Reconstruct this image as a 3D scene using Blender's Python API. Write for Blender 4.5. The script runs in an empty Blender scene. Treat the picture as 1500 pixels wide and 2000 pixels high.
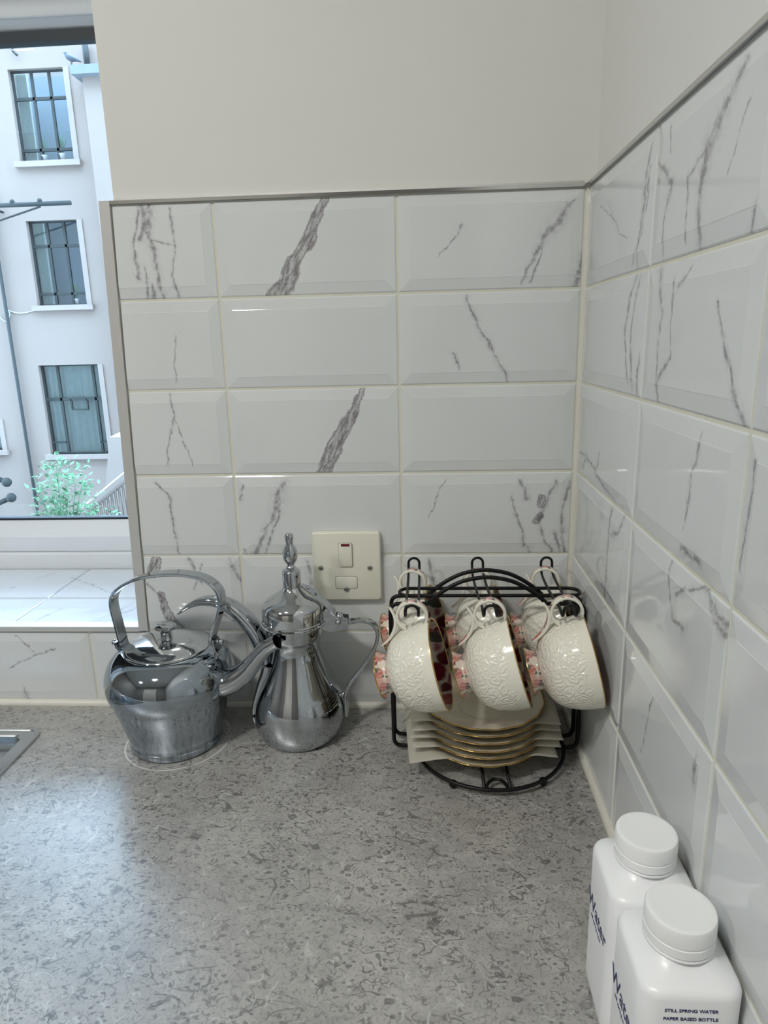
import bpy, bmesh, math, random
from mathutils import Vector, Matrix, noise as mnoise
random.seed(7)
PI = math.pi
scene = bpy.context.scene
col = scene.collection

# ---------------------------------------------------------------- camera
CAM = Vector((-0.17745, -0.79230, 0.46616))
RX = Vector((0.99810062, 0.05673235, -0.02401247))
UP = Vector((0.00910783, 0.24960799, 0.96830414))
FW = Vector((-0.06092788, 0.96668366, -0.24861718))
FPX = 1321.5
cam = bpy.data.cameras.new('camera')
cam.sensor_fit = 'VERTICAL'; cam.sensor_height = 36.0; cam.sensor_width = 27.0
cam.lens = FPX / 2000 * 36.0
cam.clip_start = 0.01; cam.clip_end = 200
cam_o = bpy.data.objects.new('camera', cam); col.objects.link(cam_o)
m3 = Matrix((RX, UP, -FW)).transposed()
cam_o.matrix_world = Matrix.Translation(CAM) @ m3.to_4x4()
scene.camera = cam_o

# ---------------------------------------------------------------- world, exposure
scene.view_settings.view_transform = 'Standard'
scene.view_settings.look = 'None'
scene.view_settings.gamma = 1.0
scene.view_settings.use_curve_mapping = False
scene.view_settings.exposure = 0.0
w = bpy.data.worlds.new('overcast'); scene.world = w; w.use_nodes = True
bg = w.node_tree.nodes['Background']
bg.inputs['Color'].default_value = (0.58, 0.78, 1.0, 1)
bg.inputs['Strength'].default_value = 17.0

def area_light(name, loc, size, power, color, rot=(0, 0, 0), shape='DISK'):
    l = bpy.data.lights.new(name, 'AREA'); l.shape = shape; l.size = size
    l.energy = power; l.color = color
    o = bpy.data.objects.new(name, l); o.location = loc; o.rotation_euler = rot
    col.objects.link(o); return o
CEIL = 1.55
LAMPS = [(-0.80, -1.10), (-1.65, -1.40)]  # the second lamp is added to brighten the right wall
LAMP_W = 11.8
# daylight entering by the window
# portal in the window opening: guides the sampling of the sky, gives off no light of its own
_p = area_light('sky_portal', (-1.15, 0.31, 0.56), 1.3, 1.0, (1, 1, 1), (math.radians(-90), 0, 0), 'SQUARE')
_p.data.cycles.is_portal = True

# ---------------------------------------------------------------- helpers
def at(u, v, ax, val):
    "point where the sight line through a spot of the 1500x2000 frame meets a real plane of the room"
    d = FW + RX * ((u - 750) / FPX) - UP * ((v - 1000) / FPX)
    i = 'xyz'.index(ax); t = (val - CAM[i]) / d[i]
    return CAM + d * t

class MB:
    def __init__(s): s.v = []; s.f = []; s.mi = []; s.sm = []
    def add(s, vs, fs, mi=0, smooth=False):
        b = len(s.v); s.v += [tuple(p) for p in vs]
        for k, f in enumerate(fs):
            s.f.append(tuple(b + i for i in f))
            s.mi.append(mi[k] if isinstance(mi, (list, tuple)) else mi); s.sm.append(smooth)
    def box(s, a, b, mi=0):
        x0, y0, z0 = a; x1, y1, z1 = b
        vs = [(x0,y0,z0),(x1,y0,z0),(x1,y1,z0),(x0,y1,z0),(x0,y0,z1),(x1,y0,z1),(x1,y1,z1),(x0,y1,z1)]
        s.add(vs, [(0,3,2,1),(4,5,6,7),(0,1,5,4),(1,2,6,5),(2,3,7,6),(3,0,4,7)], mi)
    def tube(s, path, r, n=10, closed=False, mi=0, squash=None, caps=True, ref=None):
        "sweep a circle (or an ellipse a,b) along path"
        P = [Vector(p) for p in path]; N = len(P)
        R = r if isinstance(r, (list, tuple)) else [r] * N
        T = []
        for i in range(N):
            if closed: t = P[(i+1) % N] - P[i-1]
            else: t = P[min(i+1, N-1)] - P[max(i-1, 0)]
            T.append(t.normalized())
        up = Vector(ref) if ref else Vector((0.13, 0.31, 0.94))
        nrm = (up - T[0] * up.dot(T[0])).normalized()
        rings = []
        for i in range(N):
            if ref: up = Vector(ref); nn = up - T[i] * up.dot(T[i])
            else: nn = nrm - T[i] * nrm.dot(T[i])
            if nn.length > 1e-6: nrm = nn.normalized()
            bi = T[i].cross(nrm)
            q = squash[i] if isinstance(squash, list) else (squash or 1.0)
            rings.append([P[i] + nrm * (math.cos(a) * R[i]) + bi * (math.sin(a) * R[i] * q)
                          for a in [2*PI*k/n for k in range(n)]])
        vs = [p for rg in rings for p in rg]; fs = []
        M = N if closed else N - 1
        for i in range(M):
            j = (i + 1) % N
            for k in range(n):
                l = (k + 1) % n
                fs.append((i*n+k, i*n+l, j*n+l, j*n+k))
        if not closed and caps:
            fs.append(tuple(range(n-1, -1, -1))); fs.append(tuple((N-1)*n + k for k in range(n)))
        s.add(vs, fs, mi, True)
    def ribbon(s, path, width, thick, wdir, mi_out=0, mi_in=0, mi_side=0, closed=False, smooth=True, sub=1):
        "flat strap: width along wdir, thickness across it; mi_out is the face on the left normal side"
        P = [Vector(p) for p in path]; N = len(P); wd = Vector(wdir).normalized()
        W = width if isinstance(width, (list, tuple)) else [width]*N
        TH = thick if isinstance(thick, (list, tuple)) else [thick]*N
        vs = []
        for i in range(N):
            t = (P[(i+1) % N] - P[i-1]) if closed else (P[min(i+1,N-1)] - P[max(i-1,0)])
            t.normalize(); nn = t.cross(wd).normalized()
            a = wd * (W[i]/2); b = nn * (TH[i]/2); ch = min(TH[i], W[i]) * .22
            ca = wd * ch; cb = nn * ch
            vs += [P[i]+a-ca+b, P[i]+a+b-cb, P[i]+a-b+cb, P[i]+a-ca-b,
                   P[i]-a+ca-b, P[i]-a-b+cb, P[i]-a+b-cb, P[i]-a+ca+b]
        fs = []; ms = []
        mm = [mi_side, mi_side, mi_side, mi_in, mi_side, mi_side, mi_side, mi_out]
        M = N if closed else N-1
        for i in range(M):
            j = (i+1) % N
            for k in range(8):
                l = (k+1) % 8
                fs.append((i*8+k, j*8+k, j*8+l, i*8+l)); ms.append(mm[k])
        if not closed:
            fs.append(tuple(range(8))); ms.append(mi_side)
            fs.append(tuple((N-1)*8+k for k in range(7,-1,-1))); ms.append(mi_side)
        s.add(vs, fs, ms, False)
    def lathe(s, prof, n=64, mi=0, origin=(0,0,0), rfun=None, smooth=True, capb=False, capt=False):
        ox, oy, oz = origin; vs = []; fs = []
        for (r, z) in prof:
            for k in range(n):
                a = 2*PI*k/n; rr = r * (rfun(a, r, z) if rfun else 1)
                vs.append((ox + rr*math.cos(a), oy + rr*math.sin(a), oz + z))
        for i in range(len(prof)-1):
            for k in range(n):
                l = (k+1) % n
                fs.append((i*n+k, i*n+l, (i+1)*n+l, (i+1)*n+k))
        if capb: fs.append(tuple(range(n-1,-1,-1)))
        if capt: fs.append(tuple((len(prof)-1)*n+k for k in range(n)))
        s.add(vs, fs, mi, smooth)
    def ball(s, c, r, n=14, mi=0, sc=(1,1,1)):
        m = n//2+1
        prof = [(max(1e-5, r*math.sin(PI*i/m)), -r*math.cos(PI*i/m)) for i in range(m+1)]
        b = len(s.v); s.lathe(prof, n, mi, (0,0,0))
        for i in range(b, len(s.v)):
            p = s.v[i]; s.v[i] = (c[0]+p[0]*sc[0], c[1]+p[1]*sc[1], c[2]+p[2]*sc[2])
    def build(s, name, mats, parent=None, auto=None, loc=None):
        me = bpy.data.meshes.new(name); me.from_pydata(s.v, [], s.f)
        mats = mats if isinstance(mats, (list, tuple)) else [mats]
        for m in mats: me.materials.append(m)
        for p, mi, sm in zip(me.polygons, s.mi, s.sm):
            p.material_index = mi; p.use_smooth = sm or bool(auto)
        me.validate(); me.update()
        if auto: me.set_sharp_from_angle(angle=math.radians(auto))
        o = bpy.data.objects.new(name, me); col.objects.link(o)
        if parent: o.parent = parent
        if loc: o.location = loc
        return o

def bevel_box(name, a, b, mats, parent=None, r=0.002, seg=3):
    bm = bmesh.new(); bmesh.ops.create_cube(bm, size=1)
    for v in bm.verts:
        v.co = Vector([(a[i]+b[i])/2 + v.co[i]*(b[i]-a[i]) for i in range(3)])
    bmesh.ops.bevel(bm, geom=bm.edges[:], offset=r, segments=seg, affect='EDGES', profile=.5)
    me = bpy.data.meshes.new(name); bm.to_mesh(me); bm.free()
    for p in me.polygons: p.use_smooth = True
    me.set_sharp_from_angle(angle=math.radians(40))
    for m in (mats if isinstance(mats, (list, tuple)) else [mats]): me.materials.append(m)
    o = bpy.data.objects.new(name, me); col.objects.link(o)
    if parent: o.parent = parent
    return o

def empty(name, label, cat, loc=(0,0,0), rotz=0, group=None):
    o = bpy.data.objects.new(name, None); o.empty_display_size = .02; col.objects.link(o)
    o.location = loc; o.rotation_euler = (0,0,rotz); o['label'] = label; o['category'] = cat
    if group: o['group'] = group
    return o
def tag(o, label, cat, group=None):
    o['label'] = label; o['category'] = cat
    if group: o['group'] = group
    return o
def struct(o): o['kind'] = 'structure'; return o
def stuff(o): o['kind'] = 'stuff'; return o

def smooth_path(pts, n=8, closed=False):
    "Catmull-Rom through pts"
    P = [Vector(p) for p in pts]; out = []; N = len(P)
    rng = range(N) if closed else range(N-1)
    for i in rng:
        if closed: a,b,c,d = P[i-1], P[i], P[(i+1)%N], P[(i+2)%N]
        else: a,b,c,d = P[max(i-1,0)], P[i], P[i+1], P[min(i+2,N-1)]
        for k in range(n):
            t = k/n
            out.append(.5*((2*b) + (c-a)*t + (2*a-5*b+4*c-d)*t*t + (3*b-a-3*c+d)*t*t*t))
    if not closed: out.append(P[-1])
    return out
def smooth_vals(vals, n=8):
    out = []
    for i in range(len(vals)-1):
        for k in range(n): out.append(vals[i] + (vals[i+1]-vals[i])*k/n)
    return out + [vals[-1]]
def round_corners(pts, r, n=6, closed=False):
    P = [Vector(p) for p in pts]; out = []; N = len(P)
    for i in range(N):
        if not closed and i in (0, N-1): out.append(P[i]); continue
        a, b, c = P[i-1], P[i], P[(i+1) % N]
        rr = r[i] if isinstance(r, (list, tuple)) else r
        d1 = (a-b).normalized(); d2 = (c-b).normalized()
        p0 = b + d1*min(rr, (a-b).length*.49); p2 = b + d2*min(rr, (c-b).length*.49)
        for k in range(n+1):
            t = k/n; out.append(p0*(1-t)**2 + b*2*t*(1-t) + p2*t*t)
    return out

# ---------------------------------------------------------------- materials
class NT:
    def __init__(s, name):
        s.m = bpy.data.materials.new(name); s.m.use_nodes = True; s.t = s.m.node_tree; s.t.nodes.clear()
        s.out = s.t.nodes.new('ShaderNodeOutputMaterial'); s.b = s.t.nodes.new('ShaderNodeBsdfPrincipled')
        s.t.links.new(s.b.outputs[0], s.out.inputs[0])
    def n(s, typ, ins=None, **kw):
        nd = s.t.nodes.new(typ)
        for k, v in kw.items(): setattr(nd, k, v)
        for k, v in (ins or {}).items(): s.set(nd.inputs[k], v)
        return nd
    def set(s, sock, v):
        if isinstance(v, bpy.types.NodeSocket): s.t.links.new(v, sock)
        elif isinstance(v, bpy.types.Node): s.t.links.new(v.outputs[0], sock)
        else:
            if sock.type == 'RGBA' and len(v) == 3: v = (*v, 1)
            sock.default_value = v
    def math(s, op, a, b=None, c=None, clamp=False):
        nd = s.t.nodes.new('ShaderNodeMath'); nd.operation = op; nd.use_clamp = clamp
        s.set(nd.inputs[0], a)
        if b is not None: s.set(nd.inputs[1], b)
        if c is not None: s.set(nd.inputs[2], c)
        return nd.outputs[0]
    def vm(s, op, a, b=None, scale=None):
        nd = s.t.nodes.new('ShaderNodeVectorMath'); nd.operation = op
        s.set(nd.inputs[0], a)
        if b is not None: s.set(nd.inputs[1], b)
        if scale is not None: s.set(nd.inputs['Scale'], scale)
        return nd.outputs['Value'] if op in ('LENGTH', 'DOT_PRODUCT', 'DISTANCE') else nd.outputs[0]
    def mix(s, f, a, b):
        nd = s.t.nodes.new('ShaderNodeMix'); nd.data_type = 'RGBA'
        s.set(nd.inputs[0], f); s.set(nd.inputs[6], a); s.set(nd.inputs[7], b)
        return nd.outputs[2]
    def step(s, v, lo, hi, a=0.0, b=1.0):
        nd = s.t.nodes.new('ShaderNodeMapRange'); nd.interpolation_type = 'SMOOTHSTEP'
        s.set(nd.inputs[0], v)
        for i, x in zip((1,2,3,4), (lo, hi, a, b)): s.set(nd.inputs[i], x)
        return nd.outputs[0]
    def noise(s, vec, scale, detail=2, rough=.5, dist=0, off=None, color=False):
        if off: vec = s.vm('ADD', vec, off)
        nd = s.n('ShaderNodeTexNoise', {'Vector': vec, 'Scale': scale, 'Detail': detail, 'Roughness': rough, 'Distortion': dist})
        return nd.outputs[1] if color else nd.outputs[0]
    def ramp(s, f, stops, const=False):
        nd = s.t.nodes.new('ShaderNodeValToRGB'); cr = nd.color_ramp
        cr.interpolation = 'CONSTANT' if const else 'LINEAR'
        while len(cr.elements) < len(stops): cr.elements.new(.5)
        for e, (p, c) in zip(cr.elements, stops): e.position = p; e.color = (*c, 1)
        s.set(nd.inputs[0], f); return nd.outputs[0]
    def bump(s, h, strength=.3, dist=.001):
        nd = s.n('ShaderNodeBump', {'Height': h, 'Strength': strength, 'Distance': dist})
        s.t.links.new(nd.outputs[0], s.b.inputs['Normal'])
    def p(s, **kw):
        for k, v in kw.items(): s.set(s.b.inputs[k.replace('_', ' ')], v)
        return s
    def obj(s): return s.t.nodes.new('ShaderNodeTexCoord').outputs['Object']
    def pos(s): return s.t.nodes.new('ShaderNodeNewGeometry').outputs['Position']

def srgb(r, g, b):
    return tuple(((c/255)/12.92 if c/255 <= .04045 else ((c/255+.055)/1.055)**2.4) for c in (r, g, b))

def simple(name, c, rough=.5, metal=0, spec=.5, grain=0, gscale=200, bump=0):
    t = NT(name); base = c
    if grain:
        n = t.noise(t.obj(), gscale, 3)
        base = t.mix(n, tuple(x*(1-grain) for x in c), tuple(min(1, x*(1+grain)) for x in c))
    t.p(Base_Color=base, Roughness=rough, Metallic=metal)
    t.b.inputs['Specular IOR Level'].default_value = spec
    if bump: t.bump(t.noise(t.obj(), gscale, 3), bump)
    return t.m

M_PLASTER = simple('painted_plaster', srgb(225, 224, 219), .6, grain=.015, gscale=14, bump=.04)
M_PLASTER2 = simple('painted_plaster_white', srgb(228, 228, 224), .55, grain=.012, gscale=12, bump=.04)
M_FARWALL = simple('far_wall_paint', srgb(140, 137, 132), .6, grain=.015, gscale=12)
M_GROUT = simple('cream_grout', srgb(222, 221, 205), .75, grain=.07, gscale=160, bump=.15)
M_CAULK = simple('white_silicone', srgb(226, 224, 214), .35, grain=.04, gscale=90, bump=.1)
M_TRIM = simple('brushed_trim', srgb(205, 204, 201), .38, metal=.25, grain=.03, gscale=60)
M_CHROMETRIM = simple('polished_trim', srgb(205, 205, 205), .16, metal=1.0)
M_UPVC = simple('white_upvc', srgb(232, 236, 240), .3, grain=.01, gscale=20)
M_GASKET = simple('black_gasket', (.012, .02, .03), .5)
M_BLACK = simple('black_powder_coat', (.004, .004, .005), .42, spec=.3, grain=.2, gscale=900, bump=.08)
M_SWITCH = simple('cream_switch_plastic', srgb(231, 230, 216), .3)
M_SWGAP = simple('dark_gap', (.05, .05, .045), .7)
M_RED = simple('red_neon_window', (.16, .01, .025), .25)
M_SCREW = simple('nickel_screw', (.42, .41, .38), .3, metal=1)
M_CAP = simple('white_bottle_cap', srgb(246, 247, 246), .38)
M_BOTTLE = simple('white_bottle_plastic', srgb(247, 248, 249), .3)
M_NAVY = simple('navy_print', srgb(34, 38, 92), .45)
M_CERAMIC = None
M_GOLD = simple('gilt_edge', (.62, .40, .13), .22, metal=1, grain=.3, gscale=700)
M_CEIL = simple('ceiling_paint', srgb(236, 236, 232), .8)
M_FLOOR = simple('grey_floor', srgb(66, 58, 52), .5, grain=.1, gscale=6)
M_DARKHOLE = simple('spout_inside', (.01, .01, .011), .4, metal=.6)

def chrome(name, c=(.50, .53, .56), rough=.045, streak=0.0):
    t = NT(name); o = t.obj()
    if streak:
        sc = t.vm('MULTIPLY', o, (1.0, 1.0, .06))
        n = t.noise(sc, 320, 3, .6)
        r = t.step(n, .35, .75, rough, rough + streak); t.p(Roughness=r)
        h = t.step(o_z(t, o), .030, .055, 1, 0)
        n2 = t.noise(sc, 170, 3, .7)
        dk = t.math('MULTIPLY', t.step(n2, .42, .66, 0, .55), h)  # streaky dark reflection of the counter, put into the lower body's colour
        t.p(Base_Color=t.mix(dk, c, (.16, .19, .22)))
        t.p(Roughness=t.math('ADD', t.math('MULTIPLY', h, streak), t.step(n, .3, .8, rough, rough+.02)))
    else:
        n = t.noise(o, 60, 3); t.p(Roughness=t.step(n, .4, .8, rough, rough*1.6), Base_Color=c)
    t.p(Metallic=1.0)
    return t.m
def o_z(t, o):
    return t.n('ShaderNodeSeparateXYZ', {0: o}).outputs[2]
M_CHROME = chrome('polished_chrome')
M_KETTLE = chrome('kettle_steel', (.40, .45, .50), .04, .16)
M_LIDCHROME = chrome('lid_chrome', (.58, .60, .61), .07)
M_STEEL = simple('sink_steel', (.55, .57, .58), .24, metal=1, grain=.05, gscale=300)

def floral(name, scale=150.0, dark=False):
    t = NT(name); o = t.obj()
    wob = t.vm('ADD', o, t.vm('SCALE', t.vm('SUBTRACT', t.noise(o, scale*1.3, 2, color=True), (.5,.5,.5)), scale=.5/scale))
    v = t.n('ShaderNodeTexVoronoi', {'Vector': wob, 'Scale': scale}); v.inputs['Randomness'].default_value = .85
    cid = t.n('ShaderNodeSeparateColor', {0: v.outputs['Color']}).outputs[0]
    if dark: stops = [(0, (.10,.006,.012)), (.25, (.42,.13,.14)), (.38, (.16,.01,.02)), (.58, (.05,.08,.06)), (.72, (.70,.64,.54)), (.88, (.38,.14,.17))]
    else: stops = [(0, (.56,.17,.14)), (.22, (.72,.40,.34)), (.42, (.08,.09,.10)), (.55, (.78,.72,.62)), (.72, (.62,.25,.24)), (.88, (.22,.05,.06))]
    pc = t.ramp(cid, stops, True)
    sw = t.n('ShaderNodeTexWave', {'Vector': wob, 'Scale': scale*.8, 'Distortion': 9.0, 'Detail': 2.0}).outputs[1]
    pc2 = t.mix(t.math('MULTIPLY', sw, .45), pc, (.86,.62,.52) if not dark else (.12,.02,.03))
    m = t.step(v.outputs['Distance'], .52, .70, 1, 0)
    base = t.mix(m, srgb(226, 217, 200), pc2)
    v2 = t.n('ShaderNodeTexVoronoi', {'Vector': t.vm('MULTIPLY', t.vm('ADD', wob, (.03,.01,.02)), (1, .4, 1)), 'Scale': scale*1.2})
    lf = t.step(v2.outputs['Distance'], .20, .26, .85, 0)
    base = t.mix(lf, base, (.07,.13,.10))
    t.p(Base_Color=base, Roughness=.14); return t.m
def ceramic(name, emboss=True, c=srgb(243, 239, 225)):
    t = NT(name); o = t.obj()
    t.p(Base_Color=c, Roughness=.16); t.b.inputs['Subsurface Weight'].default_value = 0
    t.b.inputs['Coat Weight'].default_value = .3; t.b.inputs['Coat Roughness'].default_value = .08
    if emboss:
        wob = t.vm('ADD', o, t.vm('SCALE', t.vm('SUBTRACT', t.noise(o, 90, 1, color=True), (.5,.5,.5)), scale=.010))
        v = t.n('ShaderNodeTexVoronoi', {'Vector': wob, 'Scale': 85.0}).outputs['Distance']
        rings = t.math('SINE', t.math('MULTIPLY', v, 20.0))
        n = t.noise(o, 260, 2)
        z = o_z(t, o)
        edge = t.math('MULTIPLY', t.step(z, .050, .058, 1, 0), 1.0)
        h = t.math('MULTIPLY', t.math('ADD', t.math('MULTIPLY', rings, .35), n), edge)
        t.bump(h, .55, .0014)
    return t.m
M_CUP = ceramic('embossed_white_china')
M_CHINA = ceramic('plain_white_china', False)
M_PLATE = ceramic('cream_china', False, srgb(236, 229, 210))
M_FLORAL = floral('floral_print', 112)
M_FLORAL_IN = floral('rose_print_inside', 62, True)

def paper_mat():
    t = NT('tissue_paper'); o = t.obj()
    t.p(Base_Color=srgb(226, 222, 210), Roughness=.7)
    tr = t.n('ShaderNodeBsdfTransparent', {'Color': (1, 1, 1, 1)})
    tl = t.n('ShaderNodeBsdfTranslucent', {'Color': (*srgb(225, 222, 212), 1)})
    a = t.n('ShaderNodeMixShader', {0: .35, 1: t.b.outputs[0], 2: tl.outputs[0]})
    b = t.n('ShaderNodeMixShader', {0: .22, 1: a.outputs[0], 2: tr.outputs[0]})
    t.t.links.new(b.outputs[0], t.out.inputs[0])
    t.bump(t.noise(o, 60, 3), .2, .002)
    return t.m
M_PAPER = paper_mat()

def pane_mat(name, alpha=.06, tint=(.92, .97, 1)):
    t = NT(name)
    gl = t.n('ShaderNodeBsdfGlossy', {'Color': (1,1,1,1), 'Roughness': .01})
    tr = t.n('ShaderNodeBsdfTransparent', {'Color': (*tint, 1)})
    lw = t.n('ShaderNodeFresnel', {'IOR': 1.45})
    f = t.math('MAXIMUM', lw.outputs[0], alpha)
    m = t.n('ShaderNodeMixShader', {0: f, 1: tr.outputs[0], 2: gl.outputs[0]})
    t.t.links.new(m.outputs[0], t.out.inputs[0]); return t.m
M_GLASS = pane_mat('window_glass', .03)
M_FARGLASS = pane_mat('far_window_glass', .06, (.75, .88, .95))

def marble(name, lines=(), bands=(), tone=srgb(222, 225, 225), side='y'):
    """white ceramic with a marble print; lines/bands: lists of polylines [((u,v,w),...)] measured on the wall plane"""
    t = NT(name); p = t.pos()
    if side == 'y': p = t.vm('MULTIPLY', p, (1, 0, 1))
    elif side == 'x': p = t.vm('MULTIPLY', p, (0, 1, 1))
    cloud = t.noise(p, 9, 3, .6)
    base = t.mix(t.step(cloud, .45, .75, 0, .30), tone, tuple(c*.90 for c in tone))
    d1 = t.vm('SCALE', t.vm('SUBTRACT', t.noise(p, 32, 2, .5, color=True), (.5,.5,.5)), scale=.016)
    d2 = t.vm('SCALE', t.vm('SUBTRACT', t.noise(p, 260, 3, .6, color=True), (.5,.5,.5)), scale=.0040)
    q = t.vm('ADD', t.vm('ADD', p, d1), d2)
    if side == 'y': q = t.vm('MULTIPLY', q, (1, 0, 1))
    elif side == 'x': q = t.vm('MULTIPLY', q, (0, 1, 1))
    def field(polys):
        cur = None
        for poly in polys:
            for (u0,v0,w0),(u1,v1,w1) in zip(poly[:-1], poly[1:]):
                if side == 'z': a, b = at(u0,v0,'z',.112), at(u1,v1,'z',.112)
                else: a, b = at(u0,v0,side,0), at(u1,v1,side,0)
                ba = b-a; L2 = max(ba.length_squared, 1e-9)
                wa, wb = w0/2900., w1/2900.
                pa = t.vm('SUBTRACT', q, tuple(a))
                h = t.math('MULTIPLY', t.vm('DOT_PRODUCT', pa, tuple(ba)), 1/L2, clamp=True)
                dd = t.vm('LENGTH', t.vm('SUBTRACT', pa, t.vm('SCALE', tuple(ba), scale=h)))
                ww = t.math('MULTIPLY_ADD', h, wb-wa, wa)
                dn = t.math('DIVIDE', dd, ww)
                cur = dn if cur is None else t.math('MINIMUM', cur, dn)
        return cur
    n1 = t.noise(p, 120, 4, .7); n2 = t.noise(p, 420, 3, .6)
    if lines:
        f = field(lines)
        halo = t.math('MULTIPLY', t.step(f, .3, 5.5, .30, 0), t.step(n1, .35, .65))
        core = t.math('MULTIPLY', t.step(f, .2, 1.9, .72, 0), t.step(n1, .34, .62, .25, 1))
        base = t.mix(halo, base, srgb(146, 146, 152))
        base = t.mix(core, base, srgb(118, 114, 120))
    if bands:
        f = field(bands)
        along = t.n('ShaderNodeMapping', {0: p, 2: (0, math.radians(-25), 0)}).outputs[0]
        along = t.vm('MULTIPLY', along, (1, 1, .22))
        st = t.noise(along, 260, 4, .7)
        fe = t.math('ADD', f, t.math('MULTIPLY', t.math('SUBTRACT', st, .5), 1.1))
        inside = t.step(fe, .80, 1.10, 1, 0)
        edge = t.math('MULTIPLY', t.step(fe, .35, .80), inside)
        amt = t.math('MAXIMUM', t.math('MULTIPLY', edge, .78), t.math('MULTIPLY', inside, t.step(st, .36, .62, .25, .90)))
        base = t.mix(t.math('MULTIPLY', amt, t.step(n2, .25, .6, .7, 1)), base, srgb(106, 99, 103))
    t.p(Base_Color=base, Roughness=.07)
    t.bump(t.noise(p, 28, 1), .10, .002)
    return t.m

def counter_mat():
    t = NT('grey_fossil_laminate'); p = t.pos()
    p = t.vm('MULTIPLY', p, (1, 1, 0))
    base = t.mix(t.step(t.noise(p, 11, 3, .6), .35, .65), srgb(162, 161, 157), srgb(180, 179, 174))
    base = t.mix(t.step(t.noise(p, 26, 4, .7), .45, .68, 0, .40), base, srgb(134, 131, 132))
    base = t.mix(t.step(t.noise(p, 90, 4, .7), .40, .70, 0, .45), base, srgb(138, 137, 135))
    base = t.mix(t.step(t.noise(p, 700, 2, .6), .50, .72, 0, .40), base, srgb(190, 188, 182))
    base = t.mix(t.step(t.noise(p, 380, 3, .6, off=(.3,.1,0)), .54, .68, 0, .60), base, srgb(98, 96, 94))
    rot = t.n('ShaderNodeMapping', {0: p, 2: (0, 0, -.5), 3: (1.0, 1.7, 1)}).outputs[0]
    def squig(scale, off, wdt, mscale, lo, hi, amt, colr, vec=None):
        nonlocal base
        n = t.noise(vec or rot, scale, 1.2, .5, .9, off=off)
        ln = t.step(t.math('ABSOLUTE', t.math('SUBTRACT', n, .5)), wdt*.4, wdt, 1, 0)
        mk = t.step(t.noise(p, mscale, 2, .6, off=tuple(o+.7 for o in off)), lo, hi, 0, amt)
        base = t.mix(t.math('MULTIPLY', ln, mk), base, colr)
    squig(24, (.1,.2,0), .016, 45, .50, .58, .68, srgb(80, 79, 77))
    squig(36, (.9,.4,0), .020, 60, .51, .59, .68, srgb(74, 73, 72))
    squig(60, (1.9,.6,0), .030, 100, .53, .60, .6, srgb(86, 85, 83))
    squig(95, (7.3,.2,0), .040, 70, .50, .58, .65, srgb(96, 94, 92), p)
    squig(30, (3.1,1.4,0), .014, 42, .52, .60, .55, srgb(200, 205, 200), p)
    squig(58, (5.1,2.4,0), .022, 80, .53, .60, .5, srgb(198, 202, 196), p)
    # small oval fossils: dark ring, paler heart
    for sc, offv, lo, rr in ((48, (.05,.02,0), .80, .26), (95, (.4,.1,0), .72, .30), (165, (.7,.3,0), .62, .34)):
        v = t.n('ShaderNodeTexVoronoi', {'Vector': t.vm('ADD', rot, offv), 'Scale': float(sc)})
        cc = t.n('ShaderNodeSeparateColor', {0: v.outputs['Color']})
        sel = t.step(cc.outputs[0], lo, lo+.02)
        area = t.step(t.noise(p, 14, 1, off=offv), .44, .58, .15, 1)
        d = t.math('ADD', v.outputs['Distance'], t.math('MULTIPLY', t.math('SUBTRACT', t.noise(p, 330, 2), .5), .22))
        blob = t.step(d, rr*.80, rr, 1, 0)
        heart = t.step(d, rr*.30, rr*.55, .45, 0)
        a = t.math('MULTIPLY', t.math('MULTIPLY', t.math('SUBTRACT', blob, heart), sel), t.math('MULTIPLY', area, .78))
        base = t.mix(a, base, srgb(84, 83, 83))
    # dried water marks: thin pale rings
    def ring(cx, cy, r, wd, amt, lo, hi):
        nonlocal base
        d = t.vm('SUBTRACT', p, (cx, cy, 0)); L = t.vm('LENGTH', d)
        k = t.step(t.math('ABSOLUTE', t.math('SUBTRACT', L, r)), wd*.3, wd, amt, 0)
        brk = t.step(t.noise(p, 45, 2, off=(cx, cy, 0)), lo, hi, .15, 1)
        base = t.mix(t.math('MULTIPLY', k, brk), base, srgb(222, 220, 214))
    ring(-.479, -.0800, .0615, .0016, .85, .3, .5)
    c = at(150, 1545, 'z', 0); ring(c.x-.02, c.y, .042, .003, .30, .42, .56)
    t.p(Base_Color=base, Roughness=t.step(t.noise(p, 60, 3), .3, .7, .32, .40))
    t.b.inputs['Specular IOR Level'].default_value = .9
    t.b.inputs['Coat Weight'].default_value = 1.0; t.b.inputs['Coat Roughness'].default_value = .36
    t.bump(t.noise(p, 420, 3, .6), .10, .0008)
    return t.m
M_COUNTER = counter_mat()

# ================================================================ SETTING
XL, YB, FL = -2.4, -2.5, -0.90
def edge_x(z):                         # left end of the tiled back wall
    return -.5305 + (z - .6156) * .0275
# back wall: plaster above the tiles, plain behind, opening for the window at the left
PY = .009
b = MB()
b.box((-.522, PY, FL), (.009, .40, 1.60))                      # pier right of the window
b.box((XL, PY, FL), (-.522, .40, .094))                      # below the window
b.box((XL, PY, 1.02), (-.522, .40, 1.60))                    # above the window
b.box((XL, PY, .094), (-1.78, .40, 1.02))                    # left of the window
struct(b.build('wall_back', M_PLASTER))
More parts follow.
